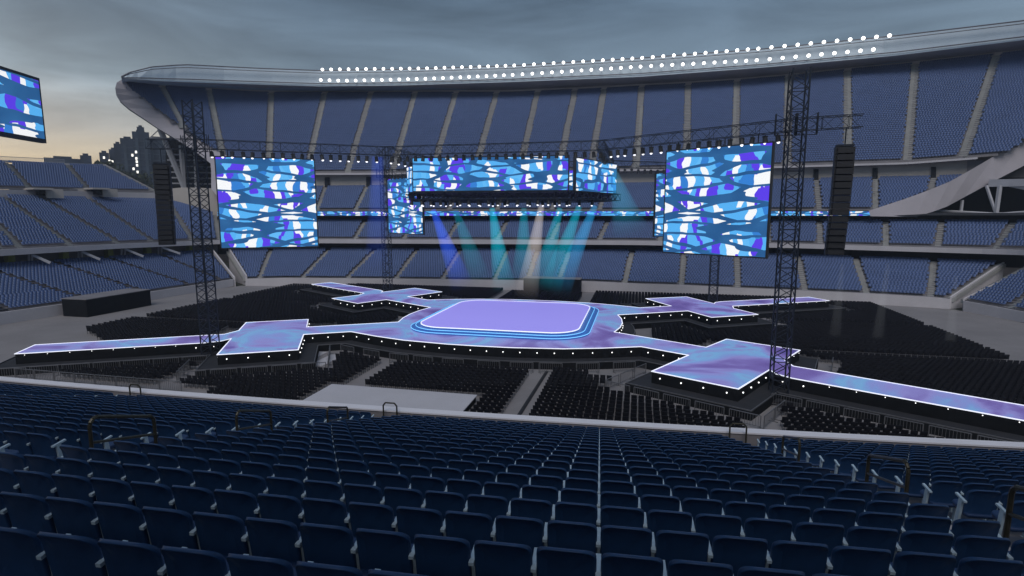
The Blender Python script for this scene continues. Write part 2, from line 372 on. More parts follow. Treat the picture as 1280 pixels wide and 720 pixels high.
def tier(name, aisles, yb, yt, ob, ot, rows, parent, seats=True, clip=None, gap=.55, stairw=.95, dskip=(), sm=None):
    """aisles: list of (px at top, px at bottom); one terrace per section and one stairway on each aisle line"""
    otf = ot if callable(ot) else (lambda x: ot); obf = ob if callable(ob) else (lambda x: ob)
    mb = MB(); cnt = 0
    def PB(x): return P3(x, yb(x), obf(x))
    def PT(x): return P3(x, yt(x), otf(x))
    for si in range(len(aisles) - 1):
        if si in dskip: continue
        (t0, b0), (t1, b1) = aisles[si], aisles[si + 1]
        nU = max(2, int(abs((t1 + b1) - (t0 + b0)) / 2 / 12))
        us = np.linspace(0, 1, nU + 1)
        B = np.array([PB(lerp(b0, b1, u)) for u in us]); T = np.array([PT(lerp(t0, t1, u)) for u in us])
        lev = []
        for j in range(rows + 1):
            X = lerp(B, T, j / rows)
            z0 = X[:, 2]; z1 = lerp(B, T, min(j + 1, rows) / rows)[:, 2]
            lev.append(np.stack([X[:, 0], X[:, 1], z0], 1))
            if j < rows: lev.append(np.stack([X[:, 0], X[:, 1], z1], 1))
        lev = np.array(lev)
        V = lev.reshape(-1, 3); F = []
        m = nU + 1
        for a in range(len(lev) - 1):
            for k in range(nU):
                q = (a * m + k, a * m + k + 1, (a + 1) * m + k + 1, (a + 1) * m + k)
                if clip and not clip(V[list(q)].mean(0)): continue
                F.append(q)
        if F:
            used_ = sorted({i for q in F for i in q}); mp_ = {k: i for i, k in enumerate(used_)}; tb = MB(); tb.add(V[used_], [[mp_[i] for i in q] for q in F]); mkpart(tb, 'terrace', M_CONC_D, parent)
        if seats:
            for j in range(rows):
                L_ = lerp(B, T, (j + .52) / rows); zf = lerp(B, T, (j + 1) / rows)[:, 2]
                seg = np.linalg.norm(np.diff(L_[:, :2], axis=0), axis=1); cum = np.concatenate([[0], np.cumsum(seg)]); tot = cum[-1]
                n_ = int((tot - 2 * gap) / .53)
                if n_ < 1: continue
                s0 = (tot - n_ * .53) / 2 + .265 + (.26 if j % 2 else 0) - .13; ss = s0 + .53 * np.arange(n_)
                x = np.interp(ss, cum, L_[:, 0]); y = np.interp(ss, cum, L_[:, 1]); z = np.interp(ss, cum, zf)
                dB = lerp(B, T, 0) - lerp(B, T, 1); dx = np.interp(ss, cum, dB[:, 0]); dy = np.interp(ss, cum, dB[:, 1])
                # face the seat squarely across its own row
                tx = np.gradient(x) if n_ > 1 else np.array([1.]); ty = np.gradient(y) if n_ > 1 else np.array([0.])
                ln = np.hypot(tx, ty); nx, ny = -ty / ln, tx / ln; sg = np.sign(nx * dx + ny * dy); nx *= sg; ny *= sg
                yw = np.arctan2(ny, nx) - PI / 2
                pos = np.stack([x, y, z], 1)
                if clip:
                    kp = np.array([clip(p) for p in pos + np.array([0, 0, .4])]); pos = pos[kp]; yw = yw[kp]
                SPs['pos'].append(pos); SPs['yaw'].append(yw); cnt += len(pos)
    for i, (t_, b_) in enumerate(aisles):
        if i == 0 or i == len(aisles) - 1: pass
        A = PB(b_); C_ = PT(t_); n_ = rows * 2; A2 = PB(b_ + 3); s_ = A2 - A; s_[2] = 0; s_ /= np.linalg.norm(s_); s_ *= stairw / 2
        sb = MB(); ok = 0
        for k in range(n_):
            p0 = lerp(A, C_, k / n_); p1 = lerp(A, C_, (k + 1) / n_); zt = p1[2] + (C_[2] - A[2]) / n_ * .9 + .05
            if clip and not clip(lerp(p0, p1, .5)): continue
            ok += 1
            v = [p0 - s_, p0 + s_, p1 + s_, p1 - s_]; lo = [(q[0], q[1], p0[2] - .3) for q in v]; hi = [(q[0], q[1], zt) for q in v]
            sb.add(lo + hi, [(4, 5, 6, 7), (0, 1, 5, 4), (1, 2, 6, 5), (2, 3, 7, 6), (3, 0, 4, 7)])
        if ok > 1: mkpart(sb, 'stairway', sm or M_STEP, parent)
    return cnt

def ribbon(name, xs, top, bot, off0, m, parent, thick=.5, off1=None):
    """horizontal band between two pixel curves, thickness outward"""
    secs = []
    for x in xs:
        a = P3(x, top(x), off0); b = P3(x, bot(x), off0 if off1 is None else off1); r = np.array([a[0], a[1]]) / math.hypot(a[0], a[1]) * thick
        secs.append([a, a + np.array([r[0], r[1], 0]), b + np.array([r[0], r[1], 0]), b])
    mb = MB(); mb.loft(secs); return mkpart(mb, name, m, parent)

rng = lambda a, b, s: list(np.arange(a, b, s)) + [b]
# pixel curves of the tiers
w_base = crv([(-300, 460), (-150, 431), (0, 406), (72, 395), (190, 375), (292, 357.5), (355, 358), (480, 359.5), (640, 362), (740, 365), (800, 367.5), (900, 371), (1006, 375.5), (1100, 381), (1187, 386), (1204, 389), (1280, 403), (1450, 434)])
w_top = crv([(-300, 440), (-150, 412), (0, 391), (72, 381), (187, 365), (292, 349), (355, 347.5), (480, 348.5), (640, 350.5), (740, 352), (800, 355), (852, 356.5), (922, 360), (1006, 363.5), (1083, 367), (1163, 371.5), (1187, 374), (1204, 376), (1280, 390), (1450, 420)])
t1_top = crv([(-300, 358), (-200, 345), (0, 330), (100, 323), (200, 316), (263, 311), (400, 309.5), (640, 310.5), (800, 312.5), (1000, 318), (1280, 328), (1450, 337)])
f2_top = crv([(-300, 333), (0, 312), (145, 305), (275, 300), (400, 299), (640, 300), (800, 301), (1000, 305), (1280, 312.5), (1450, 319)])
f2_bot = crv([(-300, 343), (0, 320), (145, 311), (275, 305), (400, 304), (640, 305.3), (800, 306.3), (1000, 310.3), (1280, 319), (1450, 326)])
# field wall
for (x0, x1, pr) in ((-150, 292, estand), (307, 1187, stand), (1204, 1400, stand)):
    ribbon('field_wall', rng(x0, x1, 15), w_top, lambda x: w_base(x) + .3, 0.0, M_WALL, pr, .45)
# tier 1
T1L = [(-260, -130), (-130, 10), (-28, 106), (62, 178), (132, 236), (198, 275), (263, 292)]
tier('t1l', T1L, lambda x: w_top(x) + 1.2, lambda x: t1_top(x) + 4.5, .45, 14.5, 19, estand, sm=M_LEDGE, gap=.45, stairw=.8)
T1 = [(285, 307), (339, 325), (412, 379), (470, 435), (522, 496), (576, 554), (635, 619), (672, 660), (712, 699), (790, 781), (855, 852), (921, 922), (997, 1006), (1069, 1083), (1167, 1163), (1253, 1187)]
tier('t1', T1, lambda x: w_top(x) + 1.0, lambda x: t1_top(x) + 4, .45, 14.5, 17, stand)
T1R = [(1290, 1204), (1340, 1262), (1440, 1370)]
tier('t1r', T1R, lambda x: w_top(x) + 1.0, lambda x: t1_top(x) + 4, .45, 14.5, 17, stand)
# players' tunnel side walls between the stand blocks
for (a, b, ha, hb, pr) in (((263, 312), (292, 349), 8, 8, estand), ((285, 312), (307, 347), 8, 8, stand), ((1253, 331), (1187, 374), 0, 0, stand), ((1288, 336), (1204, 376), 0, 0, stand)):
    A = P3(a[0], a[1] - 1, 14.5); B_ = P3(b[0], b[1] - 1, .2); mb = MB()
    mb.loft([[A + (0, 0, .35), A + (.35, 0, .35), np.array([A[0] + .35, A[1], 0]), np.array([A[0], A[1], 0])], [B_ + (0, 0, .3), B_ + (.35, 0, .3), np.array([B_[0] + .35, B_[1], 0]), np.array([B_[0], B_[1], 0])]])
    mkpart(mb, 'tunnel_wall', M_WALL, pr)
# concourse behind tier 1, under tier 2
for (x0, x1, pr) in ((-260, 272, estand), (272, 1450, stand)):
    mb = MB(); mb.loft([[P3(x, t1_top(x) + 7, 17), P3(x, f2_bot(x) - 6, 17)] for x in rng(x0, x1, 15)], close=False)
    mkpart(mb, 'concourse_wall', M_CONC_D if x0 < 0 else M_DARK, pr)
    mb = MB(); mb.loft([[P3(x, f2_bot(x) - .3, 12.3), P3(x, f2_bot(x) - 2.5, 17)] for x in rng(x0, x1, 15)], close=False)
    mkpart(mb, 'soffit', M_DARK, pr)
for x in (12, 80, 136, 184, 237):
    A = P3(x, t1_top(x) + 1, 15.5); top = P3(x, f2_bot(x), 15.5); mb = MB(); mb.box(((A + top) / 2), (1.3, 1.0, top[2] - A[2] + 1.2), -.4); mkpart(mb, 'pillar', M_OLIVE, estand)
for x in (36, 98, 152, 198):
    for dx in (0, 4):
        A = P3(x + dx, t1_top(x) + 2, 14.8); top = P3(x + dx, f2_bot(x) - 1, 14.8); mb = MB(); mb.bar(A, top, .18, 6); mkpart(mb, 'column', M_STEEL, estand)
    A = P3(x + 4, f2_bot(x) + .5, 13); B_ = P3(x + 27, t1_top(x + 27) + 3, 11.5); mb = MB(); mb.bar(A, B_, .3, 4); mkpart(mb, 'raking_beam', M_STEEL, estand)
# tier 2
ribbon('fascia', rng(-260, 268, 15), f2_top, f2_bot, 12, M_WALL, estand, .6)
ribbon('fascia', rng(268, 1450, 15), f2_top, f2_bot, 12, M_WALL, stand, .6)
t2l_top = crv([(-300, 238), (0, 244), (130, 247), (200, 248.5), (215, 250), (272, 267)])
T2L = [(-190, -80), (-100, 0), (-40, 25), (2, 88), (50, 147), (110, 190), (210, 240), (268, 274)]
t2o = crv([(-300, 39), (150, 39), (200, 38), (240, 31), (272, 25)])
tier('t2l', T2L, lambda x: f2_top(x) + .5, lambda x: t2l_top(x) + 3.5, 12.6, t2o, 26, estand)
t2_top = crv([(272, 273), (400, 275), (1100, 276), (1450, 278)])
T2 = [(275, 275), (330, 318), (395, 378), (457, 445), (520, 505), (575, 560), (635, 622), (700, 690), (760, 750), (830, 825), (905, 902), (960, 960), (1024, 1025), (1107, 1107), (1177, 1172), (1267, 1245), (1350, 1310), (1450, 1400)]
tier('t2', T2, lambda x: f2_top(x) + .5, lambda x: t2_top(x) + 3, 12.6, 23.5, 11, stand)
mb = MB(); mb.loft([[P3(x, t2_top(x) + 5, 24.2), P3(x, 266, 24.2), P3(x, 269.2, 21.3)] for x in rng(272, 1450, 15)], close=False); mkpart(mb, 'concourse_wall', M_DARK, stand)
# ribbon board in front of tier 3
rb_t = crv([(272, 264), (1100, 264)]); rb_b = crv([(272, 269.6), (1100, 269.6)])
def strip_uv(name, pts_top, pts_bot, m, parent=None):
    n_ = len(pts_top); V = [tuple(p) for p in pts_top] + [tuple(p) for p in pts_bot]
    me = bpy.data.meshes.new(name); F = [(i, n_ + i, n_ + i + 1, i + 1) for i in range(n_ - 1)]; me.from_pydata(V, [], F)
    d = np.concatenate([[0], np.cumsum([np.linalg.norm(np.array(a) - np.array(b)) for a, b in zip(pts_top[:-1], pts_top[1:])])]); d /= d[-1]
    ul = me.uv_layers.new(name='UVMap')
    for p_ in me.polygons:
        for li in p_.loop_indices:
            vi = me.loops[li].vertex_index; ul.data[li].uv = (d[vi % n_], 1.0 if vi < n_ else 0.0)
    me.materials.append(m); o = bpy.data.objects.new(name, me); COL.objects.link(o); return o
xs = rng(272, 1092, 12)
ribbon('ribbon_board_case', xs, lambda x: 263.6, lambda x: 270.2, 21.0, M_HOUS, stand, .5)
rel(strip_uv('ribbon_board', [P3(x, 264.1, 20.9) for x in xs], [P3(x, 269.5, 20.9) for x in xs], M_LED_RIB), stand)
# tier 3
t3_top = crv([(272, 232), (400, 230.3), (640, 228), (800, 226.5), (1000, 221.5), (1167, 218.5), (1280, 214)])
T3 = [(272, 272), (330, 315), (407, 397), (459, 445), (520, 508), (575, 562), (635, 622), (700, 690), (760, 750), (825, 820), (885, 884), (950, 950), (1020, 1024), (1094, 1094), (1167, 1158), (1250, 1230)]
tier('t3', T3, lambda x: 263.5, lambda x: t3_top(x) + 5.5, 21.6, 33, 16, stand, clip=keep4)
t4_bot = crv([(120, 226), (300, 219.5), (391, 216.5), (515, 216), (800, 211.5), (967, 208), (1135, 203), (1210, 197.5), (1280, 192), (1450, 180)])
# vomitory wall between tier 3 and 4
def clipped_loft(xs, f, m, name):
    mb = MB(); sec = [f(x) for x in xs]
    for a, b in zip(sec[:-1], sec[1:]):
        for k in range(len(a) - 1):
            c = (a[k] + b[k] + a[k + 1] + b[k + 1]) / 4
            if keep4(c): mb.quad(a[k], b[k], b[k + 1], a[k + 1])
    mkpart(mb, name, m, stand)
clipped_loft(rng(272, 1300, 6), lambda x: [P3(x, t3_top(x) + 7, 33.2), P3(x, t4_bot(x) - .5, 33.2), P3(x, t4_bot(x), 31)], M_BEIGE, 'vomitory_wall')
xs4 = rng(391, 1222, 10)
mb = MB(); mb.loft([[P3(x, t4_bot(x) - .2, 31), P3(x, t4_bot(x) + 2.2, 31), P3(x, t4_bot(x) + 2.2, 31.6), P3(x, t4_bot(x) - .2, 31.6)] for x in xs4]); mkpart(mb, 'fascia', M_WALL, stand)
for x in (335, 409, 461, 575, 635, 700, 760, 822, 885, 950, 1020, 1094, 1167):
    a = P3(x - 3.2, t3_top(x) - 8.5 + (x > 900) * -1.5, 32.9); b = P3(x + 3.2, t3_top(x) + 3.5, 32.7); mb = MB()
    a0 = P3(x + 3.2, t3_top(x) - 8.5 + (x > 900) * -1.5, 32.9); b0 = P3(x - 3.2, t3_top(x) + 3.5, 32.7)
    d = np.array([a[0], a[1], 0]) / math.hypot(a[0], a[1]) * .28
    mb.loft([[a, a0, b, b0], [a + d, a0 + d, b + d, b0 + d]]); mkpart(mb, 'vomitory', M_DARK, stand)  # black slab painted as the shade in the doorway
# tier 4: the tall upper deck
t4_top = crv([(140, 97), (155, 101), (200, 107), (261, 111), (320, 115), (400, 115), (640, 115), (755, 110), (800, 107.5), (860, 104.5), (921, 100.5), (985, 95), (1059, 87), (1144, 79), (1246, 68), (1280, 64), (1400, 50)])
o4t = crv([(140, 42), (155, 45), (300, 60), (450, 75), (1100, 75), (1280, 62), (1450, 52)])
T4 = [(155, 200), (202, 262), (261, 283), (339, 336), (406, 384), (464, 435), (519, 491), (570, 541), (621, 594), (672, 650), (719, 699), (755, 739), (802, 795), (860, 858), (921, 919), (985, 984), (1059, 1060), (1144, 1134), (1246, 1204), (1345, 1280)]
tier('t4', T4, t4_bot, lambda x: t4_top(x) + 3, 31.2, o4t, 52, stand, clip=keep4, gap=.85, stairw=1.6)
# roof rim
r_bot = crv([(150, 97.6), (200, 101.5), (240, 103), (320, 105.5), (400, 108), (500, 106.8), (640, 102.5), (800, 96), (960, 84), (1120, 69.5), (1280, 50), (1400, 35)])
r_top = crv([(150, 97), (162, 91), (190, 84), (230, 81), (320, 85.5), (400, 88.5), (500, 87), (640, 82.5), (800, 73), (960, 61), (1120, 45), (1280, 26), (1400, 11)])
o_lip = lambda x: o4t(x) - 8
xsr = [152, 156, 162, 172, 190] + rng(205, 1400, 15)
mb = MB(); mb.loft([[P3(x, t4_top(x) + 4, o4t(x) + .3), P3(x, t4_top(x) - 2.5, o4t(x) + .2), P3(x, r_bot(x), o_lip(x))] for x in xsr], close=False); mkpart(mb, 'soffit', M_SOFFIT, stand)
def rimsec(x):
    a = P3(x, r_bot(x), o_lip(x)); b = P3(x, r_top(x), o_lip(x) + 1.5); r = np.array([a[0], a[1], 0]) / math.hypot(a[0], a[1])
    q = P3(x, t4_top(x), o4t(x))
    return [a, b, b + r * 13, np.array([a[0] + r[0] * 14, a[1] + r[1] * 14, q[2] + .3]), a + r * .4 + np.array([0, 0, .2])]
mb = MB(); mb.loft([rimsec(x) for x in xsr]); mkpart(mb, 'roof', M_ROOF, stand)
for (fy, r_) in ((lambda x: r_top(x) - .3, .16), (lambda x: lerp(r_top(x), r_bot(x), .12) + .6, .10), (lambda x: lerp(r_top(x), r_bot(x), .82), .14)):
    mb = MB(); mb.path([P3(x, fy(x), o_lip(x) - .25) for x in xsr], r_, 5); mkpart(mb, 'rim_pipe', M_CONC_D, stand)
mb = MB(); mb.loft([[P3(x, r_top(x) + 6, o4t(x) + 9), np.array([*P3(x, r_top(x) + 6, o4t(x) + 12)[:2], 0])] for x in xsr[5:]], close=False); mkpart(mb, 'outer_wall', M_CONC_D, stand)

# end slabs closing the upper deck
def deckD(px, py):
    B_ = P3(px, t4_bot(px), 31.2); T_ = P3(px, t4_top(px), o4t(px)); lo, hi = -.3, 1.05
    for _ in range(30):
        m_ = (lo + hi) / 2; _, y, _f = proj(lerp(B_, T_, m_))
        if y > py: lo = m_
        else: hi = m_
    q = lerp(B_, T_, m_); return math.hypot(q[0], q[1])
def PD(px, py, D):
    r = ray(px, py); t = D / math.hypot(r[0], r[1]); return np.array([r[0] * t, r[1] * t, CH + r[2] * t])
prs = [((155, 98), (146, 103)), ((160, 107), (144, 110)), ((167, 113), (145, 117)), ((180, 122), (150, 126)), ((200, 137.5), (160, 135)), ((215, 148), (178, 147)), ((232, 160), (197, 160)), ((253, 176), (225, 177)),
       ((277, 190), (245, 190)), ((290, 200), (263, 204)), ((300, 208), (264, 215)), ((330, 230), (264, 236)), ((350, 244), (280, 256)), ((360, 252), (300, 264))]
secs = []
for a, b in prs:
    D = deckD(*a) - .6; A = PD(a[0], a[1], D); B_ = PD(b[0], b[1], D - 1); r = np.array([A[0], A[1], 0]) / D
    secs.append([A, A + r * 2.2, B_ + r * 3.2, B_])
mb = MB(); mb.loft(secs); mkpart(mb, 'end_wall', M_SLAB, stand)
prs = [((1086, 263.5), (1088, 270.3)), ((1110, 255.5), (1120, 270.8)), ((1130, 249), (1145, 271)), ((1160, 238), (1168, 264)), ((1187, 227), (1184, 258)), ((1215, 211.5), (1206, 246)), ((1243, 195), (1243, 226)), ((1275, 180), (1280, 207)), ((1330, 140), (1345, 167)), ((1400, 95), (1420, 120))]
secs = []
for a, b in prs:
    o_ = np.interp(a[0], [1086, 1190, 1240, 1300, 1400], [20.6, 26, 31, 38, 45]); A = P3(a[0], a[1], o_); D = math.hypot(A[0], A[1]); B_ = PD(b[0], b[1], D - .3); r = np.array([A[0], A[1], 0]) / D
    secs.append([A, A + r * 2.0, B_ + r * 3.0, B_])
mb = MB(); mb.loft(secs); mkpart(mb, 'end_wall', M_SLAB, stand)
# structure below the right hand slab
mb = MB(); mb.loft([[P3(x, 200 if x > 1270 else SLAB_R(x) + 12, 46), P3(x, 276, 46)] for x in rng(1100, 1450, 15)], close=False); mkpart(mb, 'under_deck_wall', M_DARK, stand)
mb = MB()
for (a, b, r_) in (((1238, 229), (1420, 226), 1.0), ): mb.bar(P3(a[0], a[1], 30), P3(b[0], b[1], 30), r_)
mkpart(mb, 'under_deck_beam', M_STEEL, stand)
for (a, b, r_) in (((1250, 232), (1243, 282), .45), ((1233, 232), (1246, 270), .3), ((1203, 250), (1200, 278), .3), ((1158, 267), (1245, 268), .25), ((1170, 263), (1243, 267), .22), ((1245, 268), (1420, 255), .3), ((1245, 267), (1420, 268), .25), ((1262, 232), (1420, 262), .3)):
    mb = MB(); mb.bar(P3(a[0], a[1], 29), P3(b[0], b[1], 29), r_, 6); mkpart(mb, 'strut', M_STEEL, stand)
mb = MB(); mb.quad(P3(1255, 202, 40), P3(1420, 120, 40), P3(1420, 222, 40), P3(1243, 222, 40)); mkpart(mb, 'under_deck_panel', M_CONC_D, stand)
mb = MB(); mb.quad(P3(1209, 201, 33), P3(1240, 200, 33), P3(1240, 216, 33), P3(1209, 216, 33)); mkpart(mb, 'under_deck_panel', M_CONC_D, stand)
# structure below the left hand slab: open floors with pale columns
mb = MB(); mb.quad(P3(207, 172, 58), P3(268, 176, 58), P3(268, 240, 58), P3(207, 240, 58)); mkpart(mb, 'open_floors', M_DARK, stand)  # near-black sheet for the shade inside the floors
for y in (193, 200, 207.5, 215, 222, 229):
    mb = MB(); mb.bar(P3(209, y, 52), P3(266, y + 1, 52), .28); mkpart(mb, 'floor_slab', M_STEEL, stand)
for (a, b, r_) in (((227, 182), (230, 236), .75), ((244, 190), (246, 236), .5), ((200, 161), (231, 236), .75), ((187, 172.5), (262, 175), .25), ((187, 172.5), (200, 161), .12)):
    mb = MB(); mb.bar(P3(a[0], a[1], 50), P3(b[0], b[1], 50), r_, 6); mkpart(mb, 'strut', M_STEEL, stand)
mb = MB(); mb.loft([[P3(x, y0, o_), P3(x, y1, o_)] for x, y0, y1, o_ in ((211, 236, 252, 40), (225, 234.5, 256, 37), (240, 234.5, 261, 34), (256, 235, 266, 31), (285, 236, 275, 27), (300, 236, 275, 27))], close=False); mkpart(mb, 'return_wall', M_BEIGE, stand)

# end stand upper tier
t3l_bot = crv([(-300, 228), (0, 236.5), (130, 239.5), (192, 240.5)]); t3l_top = crv([(-300, 196), (0, 202), (82, 206), (131, 207), (192, 238.5)])
ribbon('fascia', rng(-200, 200, 12), lambda x: t3l_bot(x) + .3, lambda x: t2l_top(x) + 6, 39.3, M_WALL, estand, .6)
T3L = [(-150, -110), (-80, -40), (7, 37), (84, 110), (131, 192)]
tier('t3l', T3L, t3l_bot, lambda x: t3l_top(x) + 2.5, 40, crv([(-300, 52), (131, 52), (192, 41)]), 15, estand)
for x in (45, 117):
    c = P3(x + 1, 234, 38.3); mb = MB(); mb.box(c + np.array([0, 0, -.4]), (7, 3.4, .35), -.55); mb.box(c + np.array([-2.6, -1.5, -1.3]), (.5, 3, 1.9), -.55); mb.box(c + np.array([2.6, 1.3, -1.3]), (.5, 3, 1.9), -.55)
    mkpart(mb, 'vomitory_canopy', M_BEIGE, estand)
    mb = MB(); mb.box(c + np.array([.2, 1.2, -1.1]), (2.6, 2.2, 1.2), -.55); mkpart(mb, 'vomitory', M_DARK, estand)  # black box for the shade in the opening
mb = MB()
for x in rng(-60, 80, 2.5): mb.bar(P3(x, t3l_top(x) - .5, 52.5), P3(x, t3l_top(x) - 6.5, 52.5), .05)
mb.path([P3(x, t3l_top(x) - 6.5, 52.5) for x in rng(-60, 80, 20)], .08, 4); mkpart(mb, 'railing', M_STEEL, estand)
mb = MB(); mb.path([P3(x, t3l_top(x) - .6, 52.3) for x in (-60, 7, 40, 84, 131, 192)], .35, 4); mkpart(mb, 'top_kerb', M_WALL, estand)

# far seats: too many and too small to tell apart
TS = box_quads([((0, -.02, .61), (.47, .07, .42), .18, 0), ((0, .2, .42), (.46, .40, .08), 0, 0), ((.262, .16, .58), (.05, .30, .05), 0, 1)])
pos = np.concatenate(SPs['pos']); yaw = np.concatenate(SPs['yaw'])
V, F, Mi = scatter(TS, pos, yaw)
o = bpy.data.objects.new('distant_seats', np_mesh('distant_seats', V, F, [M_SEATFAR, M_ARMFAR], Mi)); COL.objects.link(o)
tag(o, 'rows upon rows of small blue seats filling the stands across the field', 'seats', kind='stuff')
print('far seats', len(pos))

# floodlights on the roof rim
def fl_mesh():
    h = MB(); h.bar((0, 0, 0), (0, .5, 0), .36, 10, .22); h.bar((0, .3, -.3), (0, .3, -.9), .06)
    me = h.mesh('floodlight'); me.materials.append(M_HOUS)
    l = MB(); l.bar((0, -.06, 0), (0, .02, 0), .47, 14); l.bar((0, -.14, 0), (0, -.06, 0), .32, 14, .46); ml = l.mesh('lens'); ml.materials.append(M_LAMP); return me, ml
FH, FL_ = fl_mesh()
upx = []; x = 403.0
while x < 1119: upx.append(x); x += 10.9 if x < 640 else (12.3 if x < 800 else (13.2 if x < 940 else 16.4))
lpx = []; x = 401.0
while x < 1105: lpx.append(x); x += 10.9 if x < 640 else (12.3 if x < 800 else (13.2 if x < 940 else 16.2))
for nm, xs_, fy in (('upper', upx, crv([(400, 87), (530, 85.5), (640, 82), (801, 72.5), (946, 61), (1117, 44)])), ('lower', lpx, crv([(400, 100), (430, 101), (530, 98.6), (640, 93.7), (805, 83), (951, 75), (1102, 61)]))):
    for i, x in enumerate(xs_):
        p = P3(x, fy(x), o_lip(x), -1.0); o = bpy.data.objects.new('floodlight', FH); COL.objects.link(o); o.location = p
        o.rotation_euler = (0, 0, -math.atan2(p[0], p[1])); c = bpy.data.objects.new('lens', FL_); COL.objects.link(c); c.parent = o
        tag(o, 'round white floodlight, %s from the left in the %s row on the roof rim' % (ordn(i + 1), nm), 'floodlight', 'floodlights along the stand roof')

# ------------------------------------------------------------------ skyline
def building(label, parts, D, lits=()):
    b = empty('tower_block', tuple(PD(parts[0][0], 265, D) * (1, 1, 0))); tag(b, label, 'building')
    for k, (x0, x1, yt_, dd) in enumerate(parts):
        a = PD(x0, yt_, D + dd); c = PD(x1, yt_, D + dd); mid = (a + c) / 2; wd = np.linalg.norm(c - a); az = -math.atan2(mid[0], mid[1])
        mb = MB(); mb.box((mid[0], mid[1], mid[2] / 2), (wd, 14, mid[2]), az); mkpart(mb, 'wall', M_BLDG, b)
        ux = np.array([math.cos(az), math.sin(az), 0]); fy = np.array([math.sin(az), -math.cos(az), 0])
        if wd > 7:
            mb = MB()
            for s_ in np.arange(-wd / 2 + 2, wd / 2 - 1, 4.2):
                q = mid + ux * s_ + fy * 7.3; mb.box((q[0], q[1], mid[2] / 2 - 1), (1.5, .5, mid[2] - 5), az)
            mkpart(mb, 'facade_strip', M_BLDG2, b)
            mb = MB()
            for z_ in np.arange(6, mid[2] - 2, 3.4):
                q = mid + fy * 7.15; mb.box((q[0], q[1], z_), (wd - .6, .3, .5), az)
            mkpart(mb, 'floor_band', M_BLDG2, b)
        q = mid - fy * 1; mb = MB(); mb.box((q[0], q[1], mid[2] + .8), (wd * .5, 5, 1.6), az); mkpart(mb, 'plant_room', M_BLDG, b)
    for (lx, ly) in lits:
        q = PD(lx, ly, D - 8.4); mb = MB(); mb.box(q, (1.0, .3, 1.4), 0); mkpart(mb, 'lit_window', M_GLOW, b)
building('tall dark stepped tower block with lit windows beyond the end stand', [(165, 186, 166.5, 0), (171, 180, 160.5, 2), (150, 168, 174.5, 6), (142, 152, 181, 12), (184, 208, 174.5, 4)], 400,
         [(170, 190), (165.5, 194), (170.5, 198), (171, 202), (171.4, 206.5), (167, 211), (172, 215)])
building('lower dark block with four lit windows left of the tall tower block', [(124, 136, 192, 0), (136, 147, 188, 6), (146, 156, 183.5, 14)], 430, [(130, 197), (136.8, 201), (140.6, 202), (137, 205)])
building('small flat roofed dark block standing low on the skyline', [(100, 114, 195.5, 0)], 420)
building('long low dark building with a flat roof at the skyline left', [(55, 101, 198.8, 0)], 460)
def tree(px, ytop, wd, D, label, seed):
    r_ = random.Random(seed); t = empty('tree', tuple(PD(px, 265, D) * (1, 1, 0))); tag(t, label, 'tree', 'trees beyond the end stand')
    top = PD(px, ytop, D); h = top[2]; x0, y0 = top[0], top[1]
    mb = MB(); mb.bar((x0, y0, 0), (x0, y0, h * .6), .7, 7, .35)
    for k in range(5):
        a = r_.uniform(0, 6.28); mb.bar((x0, y0, h * .45), (x0 + math.cos(a) * wd * .3, y0 + math.sin(a) * wd * .3, h * .75), .3, 5, .1)
    mkpart(mb, 'trunk', M_BARK, t)
    V = []; F = []; n = 0
    cl = [(r_.gauss(0, .27) * wd, r_.gauss(0, .27) * wd, h * r_.uniform(.5, .93), r_.uniform(.1, .2) * wd) for _ in range(16)]
    for (cx_, cy_, cz_, cr_) in cl:
        for _ in range(70):
            d = np.array([r_.gauss(0, 1) for _ in range(3)]); d /= np.linalg.norm(d); c = np.array([x0 + cx_, y0 + cy_, cz_]) + d * cr_ * r_.uniform(.5, 1.05) * (1, 1, .8)
            a = np.array([r_.gauss(0, 1) for _ in range(3)]); a /= np.linalg.norm(a); b = np.cross(a, d); b /= np.linalg.norm(b) + 1e-6; s_ = r_.uniform(.45, .9)
            V += [c - a * s_, c + b * s_ * .6, c + a * s_, c - b * s_ * .6]; F.append((n, n + 1, n + 2, n + 3)); n += 4
    mb = MB(); mb.add(V, F); mkpart(mb, 'crown', M_LEAF, t)
TL = ['feathery dark tree just left of the low block with lit windows', 'round dark tree crown in front of the lower block', 'dark tree at the foot of the stepped tower block', 'broad dark tree between tower block and end stand slope', 'dark tree low behind the left speaker column', 'dark tree right of the tower block under the raised stand', 'small dark tree at the right end of the long low building', 'dark bushy tree behind the top corner of the end stand']
for i, (px, yt_, wd) in enumerate(((119, 191, 12), (134, 199, 19), (150, 206, 22), (168, 214, 24), (190, 212, 22), (214, 204, 17), (92, 200, 12), (108, 200, 17))):
    tree(px, yt_, wd, 300 + i * 7, TL[i], i)

# ------------------------------------------------------------------ stage
stage = empty('concert_stage', tuple(st(0, 0))); tag(stage, 'large cross shaped concert stage with glowing violet and blue floor', 'stage')
Q = [(0, 16.1), (3.6, 16.0), (9, 15.3), (13, 14.1), (17, 12.5), (21.65, 15.15), (17.92, 21.83), (24.66, 25.45), (28.4, 18.9), (28.65, 20.2), (29.7, 21.3), (44.9, 29.7), (46.98, 26.2),
     (30.8, 17.15), (30.6, 14.95), (33.12, 10.46), (26.48, 6.74), (23.75, 11.3), (13.9, 5.8), (14.5, 2.9), (14.7, 0)]
outl = [(u, v) for u, v in Q] + [(u, -v) for u, v in Q[::-1][1:]] + [(-u, -v) for u, v in Q[1:]] + [(-u, v) for u, v in Q[::-1][1:-1]]
def area2(P): return sum(P[i][0] * P[(i + 1) % len(P)][1] - P[(i + 1) % len(P)][0] * P[i][1] for i in range(len(P)))
if area2(outl) < 0: outl = outl[::-1]
